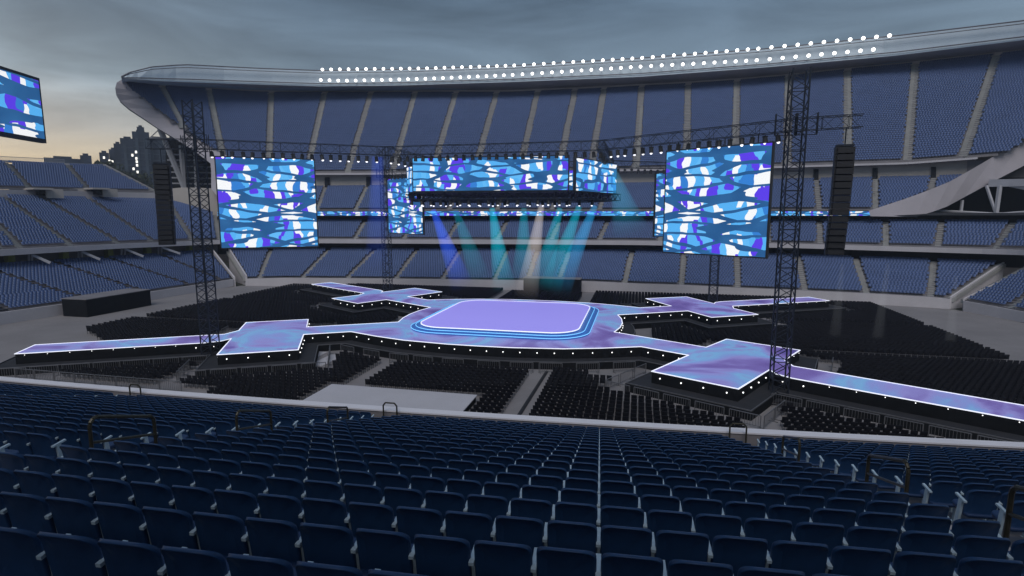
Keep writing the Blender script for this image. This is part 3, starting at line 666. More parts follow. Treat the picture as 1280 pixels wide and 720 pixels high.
def offset(P, d):
    n = len(P); R = []
    for i in range(n):
        a, b, c = np.array(P[i - 1]), np.array(P[i]), np.array(P[(i + 1) % n]); e1 = b - a; e2 = c - b; e1 = e1 / np.linalg.norm(e1); e2 = e2 / np.linalg.norm(e2)
        n1 = np.array([e1[1], -e1[0]]); n2 = np.array([e2[1], -e2[0]]); m_ = n1 + n2; l_ = np.linalg.norm(m_)
        m_ = m_ / l_ if l_ > 1e-6 else n1; k = d / max(.45, m_ @ n1); R.append(tuple(b + m_ * k))
    return R
ZD = 1.8
def prism(pts, z0, z1, mtop, mside, name_t, name_s, parent):
    n = len(pts); top = poly_obj(name_t, [st(u, v, z1) for u, v in pts], mtop); rel(top, parent)
    mb = MB(); V = [st(u, v, z1 - .002) for u, v in pts] + [st(u, v, z0) for u, v in pts]; mb.add(V, [(i, n + i, n + (i + 1) % n, (i + 1) % n) for i in range(n)])
    mkpart(mb, name_s, mside, parent)
prism(outl, 0, ZD, M_STAGE, M_BLACK, 'led_floor', 'skirt', stage)
simp = [p for p in outl if not any(abs(abs(p[0]) - a) < .02 and abs(abs(p[1]) - b) < .02 for a, b in ((28.65, 20.2), (30.6, 14.95)))]
led_o = offset(simp, 1.7)
prism(led_o, 0, .72, M_LEDGE, M_BLACK, 'ledge', 'ledge_skirt', stage)
mb = MB(); n = len(outl)
io = offset(outl, .055); ii = offset(outl, -.055)
for i in range(n):
    j = (i + 1) % n; a, b, c, d = st(*io[i], ZD - .03), st(*io[j], ZD - .03), st(*ii[j], ZD - .03), st(*ii[i], ZD - .03); up = np.array([0, 0, .06])
    mb.add([a, b, c, d, a + up, b + up, c + up, d + up], [(4, 5, 6, 7), (0, 1, 5, 4), (2, 3, 7, 6)])
mkpart(mb, 'edge_light_strip', M_EDGE, stage)
mb = MB()
lo_ = offset(simp, 1.62)
for i in range(len(lo_)):
    j = (i + 1) % len(lo_); mb.bar(st(*lo_[i], .78), st(*lo_[j], .78), .05)
mkpart(mb, 'ledge_rail', M_BARR, stage)
# stud lamps along the skirt
sp_ = offset(outl, .12); acc = 0.0; studs = []
for i in range(n):
    a, b = np.array(sp_[i]), np.array(sp_[(i + 1) % n]); l_ = np.linalg.norm(b - a)
    if l_ < 1.5: continue
    k = max(1, int(round(l_ / 1.9)))
    for q in range(k): studs.append((a + (b - a) * (q + .5) / k))
studs.sort(key=lambda p: math.hypot(*(st(*p)[:2])))
sm = MB(); sm.bar((0, 0, 0), (0, 0, .07), .03, 8, .07); sm.bar((0, 0, .07), (0, 0, .13), .07, 8, .03); SM = sm.mesh('stud_lamp'); SM.materials.append(M_STUD)
rest = MB()
for i, p in enumerate(studs):
    zs = 1.62 if abs(p[0]) > 31.5 else 1.25
    if i < 99:
        o = bpy.data.objects.new('stud_lamp', SM); COL.objects.link(o); o.location = st(*p, zs); o.scale = (.6,) * 3 if zs > 1.5 else (1, 1, 1); rel(o, stage)
    else: rest.bar(st(*p, zs), st(*p, zs + (.06 if zs > 1.5 else .12)), .035 if zs > 1.5 else .06, 6)
o = mkpart(rest, 'stud_lamps', M_STUD, stage); o['kind'] = 'stuff'
# raised centre platform with three lit steps
def rrect(a, b, r_, n_=10):
    P = []
    for (cx_, cy_, t0) in ((a - r_, b - r_, 0), (-a + r_, b - r_, PI / 2), (-a + r_, -b + r_, PI), (a - r_, -b + r_, 1.5 * PI)):
        for k in range(n_ + 1): t = t0 + PI / 2 * k / n_; P.append((cx_ + r_ * math.cos(t), cy_ + r_ * math.sin(t)))
    return P
for k, (g, z0, z1) in enumerate(((1.25, ZD + .002, ZD + .2), (.65, ZD + .2, ZD + .4), (0, ZD + .4, ZD + .6))):
    pts = rrect(9.9 + g, 10.6 + g, 3.4 + g)
    prism(pts, z0, z1, M_PLAT if k == 2 else M_BLUEST, M_BLUEST, 'platform_top' if k == 2 else 'step_tread', 'step_riser', stage)
    mb = MB()
    for a, b in zip(pts, pts[1:] + pts[:1]): mb.bar(st(*a, z1), st(*b, z1), .07 if k == 2 else .05)
    mkpart(mb, 'step_edge_light', M_EDGE if k == 2 else M_CYAN, stage)
mb = MB(); pts = rrect(9.6, 10.3, 3.1); pts2 = rrect(9.9, 10.6, 3.4)
for (a, b, c, d) in zip(pts, pts[1:] + pts[:1], pts2[1:] + pts2[:1], pts2): mb.quad(st(*a, ZD + .606), st(*b, ZD + .606), st(*c, ZD + .606), st(*d, ZD + .606))

# grey deck at the foot of the centre block, service boxes
def rbox(name, u0, u1, v0, v1, z0, z1, m, label=None, cat=None):
    mb = MB(); mb.loft([[st(u0, v0, z0), st(u1, v0, z0), st(u1, v1, z0), st(u0, v1, z0)], [st(u0, v0, z1), st(u1, v0, z1), st(u1, v1, z1), st(u0, v1, z1)]])
    c = st((u0 + u1) / 2, (v0 + v1) / 2, 0); o = mb.build(name, m)
    if label: tag(o, label, cat)
    return o
foh = empty('mixing_platform', tuple(st(-3.4, -34))); tag(foh, 'flat pale grey platform in front of the centre chair block', 'platform')
rel(rbox('deck', -10.3, 3.4, -39, -28.2, .55, .62, M_FOH), foh); rel(rbox('skirt', -10.2, 3.3, -38.9, -28.3, 0, .548, M_BLACK), foh)
bx = empty('service_booth', tuple(st(-68, 1))); tag(bx, 'long black draped booth by the end stand wall at left', 'booth')
rel(rbox('drape', -70.6, -65.9, -4.6, 6.9, .0, 2.7, M_BLACK), bx); rel(rbox('roof_panel', -70.7, -65.8, -4.7, 7.0, 2.702, 2.82, M_CONC_D), bx)
bx = empty('service_booth', tuple(st(0, 39))); tag(bx, 'black draped booth at the far wall behind the main stage', 'booth')
rel(rbox('drape', -5.7, 5.6, 35.6, 38.6, .0, 3.0, M_BLACK), bx); rel(rbox('roof_panel', -5.8, 5.7, 35.5, 38.7, 3.002, 3.1, M_CONC_D), bx)
cc = empty('cable_channel', tuple(st(7.5, -30))); tag(cc, 'thin dark cable ramp along the middle of the centre aisle', 'cable ramp')
mb = MB(); mb.bar(st(7.4, -40, .05), st(7.75, -18.2, .05), .16, 6); mkpart(mb, 'ramp', M_LEDGE, cc)
for (u0, u1, v0, v1, lb) in ((-19.6, -18.2, -21.0, -15.8, 'narrow pale floor panel left of the arm, below the left satellite stage'), (-17.2, -15.6, -21.2, -16.6, 'wider pale floor panel beside the narrow one, left of the centre')):
    tag(rbox('floor_panel', u0, u1, v0, v1, .004, .05, M_FOH), lb, 'floor panel')

# crowd barriers
bm_ = MB()
bm_.path([(-1.15, 0, .0), (-1.15, 0, 1.05), (1.15, 0, 1.05), (1.15, 0, 0)], .04, 5); bm_.bar((-1.15, 0, .2), (1.15, 0, .2), .03)
for x in np.arange(-1.0, 1.01, .2): bm_.bar((x, 0, .2), (x, 0, 1.05), .016)
for x in (-1, 1): bm_.bar((x, -.35, .03), (x, .35, .03), .035)
BMESH = bm_.mesh('crowd_barrier'); BMESH.materials.append(M_BARR)
bo = offset(simp, 3.0); k = 0; bars = []
for i in range(len(bo)):
    a, b = np.array(bo[i]), np.array(bo[(i + 1) % len(bo)]); l_ = np.linalg.norm(b - a); m_ = int(l_ / 2.4)
    for q in range(m_):
        c = a + (b - a) * (q + .5) / m_; P = st(*c)
        if c[1] > -9 or abs(c[0]) > 46: continue
        w1 = st(*b) - st(*a); bars.append((P, math.atan2(w1[1], w1[0])))
for q in np.arange(-41, -24, 2.4): bars.append((st(q, -31.8 + (q + 41) * .0), -YAW))
bars.sort(key=lambda t: proj(t[0])[0])
for i, (P, yw) in enumerate(bars):
    o = bpy.data.objects.new('crowd_barrier', BMESH); COL.objects.link(o); o.location = P; o.rotation_euler = (0, 0, yw)
    tag(o, 'low grey metal crowd barrier at the near stage side, %s from the left' % ordn(i + 1), 'barrier', 'crowd barriers round the stage')

# ------------------------------------------------------------------ floor chairs
def inside(p, P):
    x, y = p; c = False; n = len(P); j = n - 1
    for i in range(n):
        if (P[i][1] > y) != (P[j][1] > y) and x < (P[j][0] - P[i][0]) * (y - P[i][1]) / (P[j][1] - P[i][1]) + P[i][0]: c = not c
        j = i
    return c
GU, GV = np.meshgrid(np.arange(-55.5, 55.6, .58), np.arange(-38, 37.5, .86)); GP = np.stack([GU.ravel(), GV.ravel()], 1)
poly = np.array(offset(simp, 3.7))
x, y = GP[:, 0], GP[:, 1]; ins = np.zeros(len(GP), bool); j = len(poly) - 1
for i in range(len(poly)):
    yi, yj, xi, xj = poly[i][1], poly[j][1], poly[i][0], poly[j][0]
    if yi != yj:
        c_ = (yi > y) != (yj > y); ins ^= c_ & (x < (xj - xi) * (y - yi) / (yj - yi) + xi)
    j = i
ok = ~ins
au = np.abs(x)
ok &= ~((x > 6.2) & (x < 8.85)); ok &= ~((x > -9.7) & (x < -7.9))
ok &= ~((au > 36) & (y > 12.5) & (y < 14.3)); ok &= ~((au > 36) & (y > -6.0) & (y < -4.4))
ok &= ~((y < -20) & (au > 24.4) & (au < 27.2) & (y < -21)); ok &= ~((y < -20) & (au > 39.5) & (x < 0)); ok &= ~((y < -20) & (x > 37.6))
ok &= ~((x > -10.9) & (x < 3.9) & (y < -27.6))
ok &= ~((au > 15.2) & (au < 20.2) & (y < -14) & (y > -21.6))
ok &= ~((au > 19.5) & (y < -32.5)); ok &= ~((x < -20) & (y < -30.8)); ok &= ~((x > 12) & (x < 16) & (y < -17) & (y > -20.4))
ok &= ~((au > 44) & (np.abs(y) > 33)); ok &= ~((np.abs(x) < 8) & (y > 34.2))
ok &= (y < 36.5 - np.maximum(0, au - 40) * .0)
ok &= ~((x < -46) & (y < -12.5 - (x + 57) * .55 + 0)); 
GP = GP[ok]
def chair_world(p):
    P = st(p[0] + RNG.uniform(-.02, .02), p[1] + RNG.uniform(-.03, .03)); yw = -YAW if p[1] < 0 else PI - YAW
    return P, yw
W = [chair_world(p) for p in GP]; CPos = np.array([a for a, b in W]); CYaw = np.array([b for a, b in W])
px_, py_, fw_ = proj(CPos + np.array([0, 0, .6]))
par_y = np.interp(px_, [0, 128, 320, 480, 700, 960, 1120, 1280], [470, 483, 497, 510, 522, 541, 549, 556])
vis = (fw_ > 0) & (px_ > -6) & (px_ < 1286) & (py_ < par_y - .5)
idx = np.where(vis)[0]; idx = idx[np.argsort(np.hypot(CPos[idx, 0], CPos[idx, 1]))]; solo = idx[:300]; rest_i = np.setdiff1d(np.where((fw_ > 0) & (px_ > -120) & (px_ < 1400) & (py_ < par_y + 14))[0], solo)
TC = box_quads([((0, -.22, .70), (.46, .07, .46), .14, 0), ((0, .0, .45), (.46, .44, .09), 0, 0), ((-.2, -.2, .22), (.035, .035, .44), 0, 1), ((.2, -.2, .22), (.035, .035, .44), 0, 1), ((-.2, .19, .22), (.035, .035, .42), 0, 1), ((.2, .19, .22), (.035, .035, .42), 0, 1)])
V, F, Mi = scatter(TC, CPos[rest_i], CYaw[rest_i])
o = bpy.data.objects.new('floor_chairs', np_mesh('floor_chairs', V, F, [M_CHAIR, M_LEG], Mi)); COL.objects.link(o)
tag(o, 'dense rows of black chairs covering the floor around and behind the stage', 'chairs', kind='stuff')
print('floor chairs', len(rest_i))
import bmesh
def rounded_box_mesh(name, size, r_, m, tilt=0.0, c=(0, 0, 0), seg=2):
    bm = bmesh.new(); bmesh.ops.create_cube(bm, size=1)
    for v in bm.verts: v.co.x *= size[0]; v.co.y *= size[1]; v.co.z *= size[2]
    bmesh.ops.bevel(bm, geom=list(bm.edges), offset=r_, segments=seg, affect='EDGES', profile=.6)
    ct, s_ = math.cos(tilt), math.sin(tilt)
    for v in bm.verts: y, z = v.co.y, v.co.z; v.co.y = y * ct - z * s_ + c[1]; v.co.z = y * s_ + z * ct + c[2]; v.co.x += c[0]
    me = bpy.data.meshes.new(name); bm.to_mesh(me); bm.free(); me.materials.append(m); me.polygons.foreach_set('use_smooth', [True] * len(me.polygons)); return me
CB = rounded_box_mesh('backrest', (.46, .07, .44), .03, M_CHAIR, .14, (0, -.22, .70)); CS = rounded_box_mesh('seat', (.46, .44, .09), .03, M_CHAIR, 0, (0, 0, .45))
lm = MB()
for sx in (-1, 1):
    lm.bar((sx * .2, -.2, 0), (sx * .2, -.2, .7), .016, 6); lm.bar((sx * .2, .19, 0), (sx * .2, .19, .42), .016, 6); lm.bar((sx * .2, -.2, .2), (sx * .2, .19, .2), .012, 6)
CL = lm.mesh('frame'); CL.materials.append(M_LEG)
# name the block and the place of each chair in it
def block(p):
    u, v = p
    if u > 27: return 'right corner'
    if u > 8.8: return 'right of aisle'
    if u > -7.9: return 'centre block'
    if u > -24.4: return 'left of platform'
    return 'left corner'
from collections import defaultdict
bl = defaultdict(lambda: defaultdict(list))
for i in solo: bl[block(GP[i])][round(float(GP[i][1]), 2)].append((GP[i][0], i))
clab = {}
for b, rows_ in bl.items():
    for r_, v in enumerate(sorted(rows_), 1):
        for c_, (_, i) in enumerate(sorted(rows_[v]), 1): clab[i] = 'black chair, %s, %s row from the parapet, %s from the left' % (b, ordn(r_), ordn(c_))
for i in solo:
    t = empty('floor_chair', CPos[i], CYaw[i]); tag(t, clab[i], 'chair', 'black chairs set out on the floor')
    for nm, me in (('backrest', CB), ('seat', CS), ('frame', CL)):
        o = bpy.data.objects.new(nm, me); COL.objects.link(o); o.parent = t

# ------------------------------------------------------------------ rig: towers, trusses, lamps, screens
def truss(mb, A, B, w_, h_, bay, r_):
    A = np.array(A, float); B = np.array(B, float); d = B - A; l_ = np.linalg.norm(d); d /= l_
    up = np.array([0, 0, 1.]) if abs(d[2]) < .9 else np.array([cU, -sU, 0.]); s_ = np.cross(d, up); s_ /= np.linalg.norm(s_); up = np.cross(s_, d)
    o_ = [s_ * w_ / 2 + up * h_ / 2, -s_ * w_ / 2 + up * h_ / 2, -s_ * w_ / 2 - up * h_ / 2, s_ * w_ / 2 - up * h_ / 2]
    for q in o_: mb.bar(A + q, B + q, r_)
    n_ = max(1, int(round(l_ / bay)))
    for k in range(n_):
        p, q = A + d * l_ * k / n_, A + d * l_ * (k + 1) / n_
        for e in range(4):
            a, b = o_[e], o_[(e + 1) % 4]
            if k % 2: a, b = b, a
            mb.bar(p + a, q + b, r_ * .6)
            if k % 2 == 0: mb.bar(p + o_[e], p + o_[(e + 1) % 4], r_ * .6)
ZT = 23.0
names = {(-1, -1): 'left near', (1, -1): 'right near', (-1, 1): 'left far', (1, 1): 'right far'}
TLAB = {(-1, -1): 'tall dark lattice tower rising beside the left satellite stage', (1, -1): 'tallest dark lattice tower by the right satellite stage edge', (-1, 1): 'far lattice tower left of the hanging screen ring', (1, 1): 'far lattice tower seen below the right big screen'}
for (a, b), lb in TLAB.items():
    t = empty('lattice_tower', tuple(st(a * 28.5, b * 22))); tag(t, lb, 'truss tower', 'lattice towers carrying the rig')
    mb = MB(); truss(mb, st(a * 28.5, b * 22, .3), st(a * 28.5, b * 22, 27.3), 1.25, 1.25, .8, .07); mkpart(mb, 'lattice', M_TRUSS, t)
    mb = MB(); mb.box(st(a * 28.5, b * 22, .15), (3.0, 3.0, .3), -YAW); mkpart(mb, 'base', M_LEDGE, t)
    mb = MB(); c = st(a * 28.5, b * 22, ZT); mb.box(c, (2.4, 2.4, 1.1), -YAW)
    mb = MB(); truss(mb, st(a * 28.5 - .75, b * 22, 22.2), st(a * 28.5 - .75, b * 22, 23.9), .3, 1.6, .8, .04); truss(mb, st(a * 28.5 + .75, b * 22, 22.2), st(a * 28.5 + .75, b * 22, 23.9), .3, 1.6, .8, .04); mkpart(mb, 'sleeve', M_TRUSS, t)
A_ = (12.2, 11.5)
spans = [((-33.4, -22.9), (-28.5, -22), 'short dark truss end sticking out left of the left near tower'),
         ((-28.5, -22), (-12.2, -11.5), 'dark roof truss carrying the left big screen'), ((-12.2, -11.5), (12.2, -11.5), 'dark roof truss across the front above the screen ring'),
         ((12.2, -11.5), (28.5, -22), 'dark roof truss carrying the right big screen'), ((28.5, -22), (33.0, -22.9), 'short dark truss end sticking out right of the tallest tower'),
         ((-12.2, -11.5), (-12.2, 11.5), 'dark roof truss along the left side of the screen ring'), ((12.2, -11.5), (12.2, 11.5), 'dark roof truss along the right side of the screen ring'),
         ((-28.5, 22), (-12.2, 11.5), 'rear roof truss over the small left screen'), ((12.2, 11.5), (28.5, 22), 'rear roof truss over the small right screen'), ((-12.2, 11.5), (12.2, 11.5), 'rear roof truss across the back of the ring')]
for a, b, lb in spans:
    mb = MB(); truss(mb, st(*a, ZT), st(*b, ZT), .85, .95, 1.0, .036); o = mb.build('roof_truss', M_TRUSS); tag(o, lb, 'truss', 'roof trusses of the rig')
# hanging lamps
hb = MB(); hb.bar((0, 0, 0), (0, 0, -.14), .04); hb.box((0, 0, -.2), (.4, .24, .12)); hb.bar((0, 0, -.24), (0, 0, -.74), .19, 8, .23); HB = hb.mesh('hanging_lamp'); HB.materials.append(M_HOUS)
hl = MB(); hl.bar((0, 0, -.72), (0, 0, -.86), .15, 10, .08); HLm = hl.mesh('lens'); HLm.materials.append(M_LAMPS)
def lamps(a, b, n_, lit, lab, t0=.02, t1=.98, z=ZT - .5, sc=1.0):
    for i in range(n_):
        p = lerp(np.array(a), np.array(b), lerp(t0, t1, i / (n_ - 1))); o = bpy.data.objects.new('hanging_lamp', HB); COL.objects.link(o); o.location = st(*p, z)
        o.rotation_euler = (random.uniform(-.15, .15), random.uniform(-.15, .15), random.uniform(0, 3)); o.scale = (sc, sc, sc)
        tag(o, 'small black stage lamp, %s from the left %s' % (ordn(i + 1), lab), 'stage lamp', 'stage lamps hanging from the rig')
        if lit:
            c = bpy.data.objects.new('lens', HLm); COL.objects.link(c); c.parent = o
lamps((-27.6, -21.4), (-12.9, -11.9), 18, True, 'on the left screen truss')
lamps((-12.2, -11.5), (12.2, -11.5), 25, False, 'on the front centre truss', .03, .97)
lamps((12.9, -11.9), (27.6, -21.4), 18, True, 'on the right screen truss')
lamps((-12.2, -10.5), (-12.2, 10.5), 12, True, 'on the left side truss')
lamps((12.2, -10.5), (12.2, 10.5), 12, False, 'on the right side truss')
lamps((-27.8, 21.5), (-12.9, 11.9), 16, False, 'on the rear left truss')
lamps((12.9, 11.9), (27.8, 21.5), 16, False, 'on the rear right truss')
# screens
def screen(label, a, b, z0, z1, m, flip=False, th=.35, group=None, name='led_screen'):
    a = np.array(a); b = np.array(b); d = (b - a) / np.linalg.norm(b - a); nrm = np.array([d[1], -d[0]])
    t = empty(name, tuple(st(*((a + b) / 2), z0))); tag(t, label, 'screen', group)
    mb = MB(); f = .12
    A0, B0 = a - d * f, b + d * f
    mb.loft([[st(*A0, z0 - f), st(*B0, z0 - f), st(*(B0 - nrm * th), z0 - f), st(*(A0 - nrm * th), z0 - f)], [st(*A0, z1 + f), st(*B0, z1 + f), st(*(B0 - nrm * th), z1 + f), st(*(A0 - nrm * th), z1 + f)]])
    mkpart(mb, 'casing', M_HOUS, t)
    for sgn, nm in ((.02, 'display'), (-th - .02, 'rear_display')):
        if sgn < 0 and name != 'ring_screen': continue
        q0, q1 = a + nrm * sgn, b + nrm * sgn
        me = bpy.data.meshes.new(nm); me.from_pydata([tuple(st(*q0, z0)), tuple(st(*q1, z0)), tuple(st(*q1, z1)), tuple(st(*q0, z1))], [], [(0, 1, 2, 3)])
        ul = me.uv_layers.new(name='UVMap'); c4 = [(0, 0), (1, 0), (1, 1), (0, 1)]
        for i in range(4): ul.data[i].uv = (1 - c4[i][0], c4[i][1]) if flip else c4[i]
        me.materials.append(m); o = bpy.data.objects.new(nm, me); COL.objects.link(o); rel(o, t)
    for q in (lerp(a, b, .12), lerp(a, b, .88)):
        mb = MB(); mb.bar(st(*q, z1 + f), st(*q, ZT - .4), .05); mkpart(mb, 'hanger', M_TRUSS, t)
    return t
kx = lambda u: (u - 12.2) / 16.3 * 10.5 + 11.5
G_ = 'big screens hung from the rig'
screen('large square video screen at left between tower and ring, blue and violet', (-27.0, -kx(27.0)), (-18.85, -kx(18.85)), 12.25, 21.75, M_LED_BIG, False, group=G_)
screen('large square video screen at right beside the tallest tower, blue and violet', (18.8, -kx(18.8)), (27.0, -kx(27.0)), 12.2, 21.75, M_LED_BIG, True, group=G_)
screen('smaller looking video screen behind, left of the screen ring', (-27.7, kx(27.7)), (-18.9, kx(18.9)), 12.4, 21.9, M_LED_BIG, False, group=G_)
screen('video screen mostly hidden behind the big right screen', (18.8, kx(18.8)), (27.5, kx(27.5)), 12.4, 21.9, M_LED_BIG, True, group=G_)
G_ = 'screens of the hanging ring'
RZ0, RZ1 = 18.45, 22.1
screen('wide front screen of the hanging ring above the stage', (-9.0, -11.4), (8.7, -10.6), RZ0, RZ1, M_LED_RING, name='ring_screen', group=G_)
screen('right side screen of the ring, angled beside the wide front one', (9.3, -8.0), (13.4, 1.6), RZ0, RZ1, M_LED_SIDE, name='ring_screen', group=G_)
screen('rear right screen of the hanging ring', (13.4, 2.0), (9.3, 10.6), RZ0, RZ1, M_LED_SIDE, name='ring_screen', group=G_)
screen('back screen of the hanging ring', (8.7, 11), (-9, 11), RZ0, RZ1, M_LED_RING, name='ring_screen', group=G_)
screen('rear left screen of the ring, a thin sliver left of the front', (-9.3, 8.0), (-15.2, 1.8), RZ0, RZ1, M_LED_SIDE, name='ring_screen', group=G_)
screen('front left screen of the hanging ring, turned away', (-15.2, 1.2), (-9.6, -8.0), RZ0, RZ1, M_LED_SIDE, name='ring_screen', group=G_)
# lamp grid under the ring
gr = empty('lamp_grid', tuple(st(0, 0, 17.4))); tag(gr, 'dark lamp grid frame hanging below the screen ring', 'lamp frame')
ringp = [(-9.2, -11.2), (9.2, -11.2), (13.6, 1), (9.2, 11.2), (-9.2, 11.2), (-13.6, 1)]
mb = MB()
for a, b in zip(ringp, ringp[1:] + ringp[:1]): truss(mb, st(*a, 17.9), st(*b, 17.9), .9, .8, .9, .07)
for v in (-7, -2.5, 2.5, 7): truss(mb, st(-12, v, 17.9), st(12, v, 17.9), .7, .7, .9, .05)
mkpart(mb, 'frame', M_TRUSS, gr)
mb = MB()
V = [st(*p, 18.25) for p in ringp]; mb.add(V + [p + np.array([0, 0, .15]) for p in V], [tuple(range(6)), tuple(range(6, 12))] + [(i, (i + 1) % 6, 6 + (i + 1) % 6, 6 + i) for i in range(6)]); mkpart(mb, 'deck', M_LEDGE, gr)
lamps((-9.2, -11.4), (9.0, -11.4), 17, True, 'in the bright row under the ring screen', z=17.5, sc=.9, t0=0, t1=1)
lamps((-10.5, -5), (11.0, -5), 15, True, 'in the second row under the ring', z=17.5, sc=.9, t0=0, t1=1)
# line arrays
def line_array(label, px, y0, y1, nbox, wd, vplane, lean):
    r = ray(px, y0); a = st(0, vplane); nn = np.array([sU, cU, 0]); t = (nn @ a) / (nn @ r); top = r * t; top[2] += CH
    r2 = ray(px, y1); bz = CH + r2[2] * (math.hypot(top[0], top[1]) / math.hypot(r2[0], r2[1])); h = (top[2] - bz) / nbox
    e = empty('speaker_column', tuple(top)); tag(e, label, 'speaker', 'hanging speaker columns')
    az = -math.atan2(top[0], top[1]) * .7; yv = 0.0
    fwd = np.array([math.sin(az), -math.cos(az), 0])
    for k in range(nbox):
        c = top - np.array([0, 0, h * (k + .5)]) + fwd * (-lean * (k / nbox) ** 2)
        bm = MB(); bm.box(c, (wd, .75, h * .95), az); bm.box(c + fwd * .4, (wd * .8, .3, h * .8), az); mkpart(bm, 'cabinet', M_SPK, e)
    mb = MB(); mb.box(top + np.array([0, 0, .12]), (wd * .9, .7, .16), az); mb.bar(top + np.array([0, 0, .2]), (top[0], top[1], ZT - .4), .05); mkpart(mb, 'hanger', M_TRUSS, e)
line_array('long black column of speakers hanging right of the tallest tower', 1056, 184, 320, 16, 1.35, -22.8, 1.3)
line_array('long black column of speakers hanging at the far left of the rig', 202, 206, 306, 16, 1.5, -22.8, -.4)
# scoreboard at the photo's left
sb = empty('scoreboard', tuple(PD(20, 265, 60) * (1, 1, 0))); tag(sb, 'large hanging scoreboard at the top left edge, blue and white pattern', 'scoreboard')
c0 = PD(-95, 71, 54); c1 = PD(47.5, 101, 62); d0 = PD(-95, 164, 54); d1 = PD(49.5, 173.5, 62)
c0[2] = c1[2]; d0[2] = d1[2]; d0[:2] = c0[:2]; d1[:2] = c1[:2]
back = np.cross(c1 - c0, [0, 0, 1]); back /= np.linalg.norm(back); back *= .45 * (1 if back @ c0 > 0 else -1)
mb = MB(); up = np.array([0, 0, .25]); ex = (c1 - c0) / np.linalg.norm(c1 - c0) * .2
mb.loft([[c0 + up - ex, c1 + up + ex, d1 - up * 1.3 + ex, d0 - up * 1.3 - ex], [c0 + up - ex + back, c1 + up + ex + back, d1 - up * 1.3 + ex + back, d0 - up * 1.3 - ex + back]]); mkpart(mb, 'casing', M_HOUS, sb)
fr = -back / .45 * .03
me = bpy.data.meshes.new('display'); me.from_pydata([tuple(d0 + fr), tuple(d1 + fr), tuple(c1 + fr), tuple(c0 + fr)], [], [(0, 1, 2, 3)]); ul = me.uv_layers.new(name='UVMap')
for i, c_ in enumerate([(0, 0), (1, 0), (1, 1), (0, 1)]): ul.data[i].uv = c_
me.materials.append(M_LED_BOARD); o = bpy.data.objects.new('display', me); COL.objects.link(o); rel(o, sb)
mb = MB()
for t_ in (.06, .2): q = lerp(d0, d1, t_) + back * .5; mb.bar((q[0], q[1], 0), q, .35, 8)
mkpart(mb, 'mast', M_STEEL, sb)

# light shafts in the smoke over the stage
def shaft(px0, y0, px1, y1, v0, z_or_none, w0, w1, col, dens, label):
    def on_v(px, py, v):
        r = ray(px, py); nn = np.array([sU, cU, 0]); t = (nn @ st(0, v)) / (nn @ r); q = r * t; q[2] += CH; return q
    A = on_v(px0, y0, v0); B_ = on_v(px1, y1, v0 + 1.0); d = B_ - A; l_ = np.linalg.norm(d)
    mb = MB(); n_ = 20
    for k in range(1): mb.bar((0, 0, -l_), (0, 0, 0), w1, n_, w0)
    o = mb.build('light_shaft', beam_mat('shaft', col, dens)); o.location = A
    import mathutils
    o.rotation_euler = mathutils.Vector(tuple(-d)).to_track_quat('Z', 'Y').to_euler(); tag(o, label, 'light beam', 'light shafts under the ring')
BL = (.03, .12, 1.0); TE = (.0, .55, .75); CY_ = (.05, .6, .95); WH = (.8, .82, 1)
for a in ((541, 262, 580, 362, BL, .30, 'blue light beam, leftmost under the screen ring, slanting right'), (569, 262, 604, 358, TE, .10, 'faint teal beam second from left under the ring'), (615, 260, 631, 365, TE, .28, 'teal beam third from left, nearly upright'),
          (655, 260, 653, 358, TE, .14, 'thin teal beam just left of the white one'), (677, 256, 657, 375, (1, .9, .86), .17, 'white beam in the middle under the ring'), (700, 260, 674, 362, TE, .20, 'teal beam just right of the white one'),
          (724, 258, 685, 366, TE, .22, 'teal beam second from right, slanting left'), (744, 257, 697, 366, (.02, .4, .85), .24, 'blue green beam, rightmost under the ring, slanting left')):
    shaft(a[0], a[1], a[2], a[3], -10.5, None, .32, 1.5, a[4], a[5] * 2.0, a[6])
shaft(767, 212, 790, 296, 0, None, .35, 2.6, CY_, .15, 'wide cyan beam right of the screen ring')
for a in ((1053, 330, 1040, 455, 'faint white beam over the right floor chairs, leftmost'), (1110, 330, 1090, 470, 'faint white beam over the right floor chairs, middle'), (1195, 345, 1182, 490, 'faint white beam over the right floor chairs, rightmost')):
    shaft(a[0], a[1], a[2], a[3], 2, None, .2, .9, (.7, .75, .8), .05, a[4])
shaft(472, 196, 470, 350, 10, None, .9, 2.0, BL, .10, 'faint upright blue beam beside the far left tower')

# ------------------------------------------------------------------ our own stand
RC = 400.0; UC, VC = -9.0, -52.22 + 400.0
ucam = uv_of((0, 0)); DCAM = math.hypot(ucam[0] - UC, ucam[1] - VC); TH0 = math.atan2(ucam[0] - UC, -(ucam[1] - VC))
def nr(wv, d, z):
    """wv metres to the right of the camera along the rows, d metres ahead of it towards the field"""
    th = TH0 + wv / DCAM; R_ = DCAM - d
    return st(UC + R_ * math.sin(th), VC - R_ * math.cos(th), z)
def nyaw(wv): th = TH0 + wv / DCAM; return th - YAW            # local +y faces the field
TREAD, RISE = .87, .2906
ROWD = [5.72 + TREAD * k for k in range(-5, 17)]
def ztop(d): return CH - 1.2 - .334 * d
def zfl(d): return ztop(d) - .88
PITCHS = .504
nst = empty('stadium_stand', tuple(nr(0, 10, zfl(10)))); tag(nst, 'near stand of shaded blue seats in the foreground behind a pale parapet', 'grandstand')
ws = np.linspace(-75, 75, 61)
lev = []
for d in ROWD[::-1]:                                  # from the front row backwards
    lev.append([nr(x_, d + .55, zfl(d + TREAD)) for x_ in ws]); lev.append([nr(x_, d + .55, zfl(d)) for x_ in ws]); 
lev.append([nr(x_, ROWD[0] - .6, zfl(ROWD[0])) for x_ in ws]); 
lev[0] = [nr(x_, 20.3, zfl(ROWD[-1])) for x_ in ws]; lev[1] = [nr(x_, 20.29, zfl(ROWD[-1])) for x_ in ws]
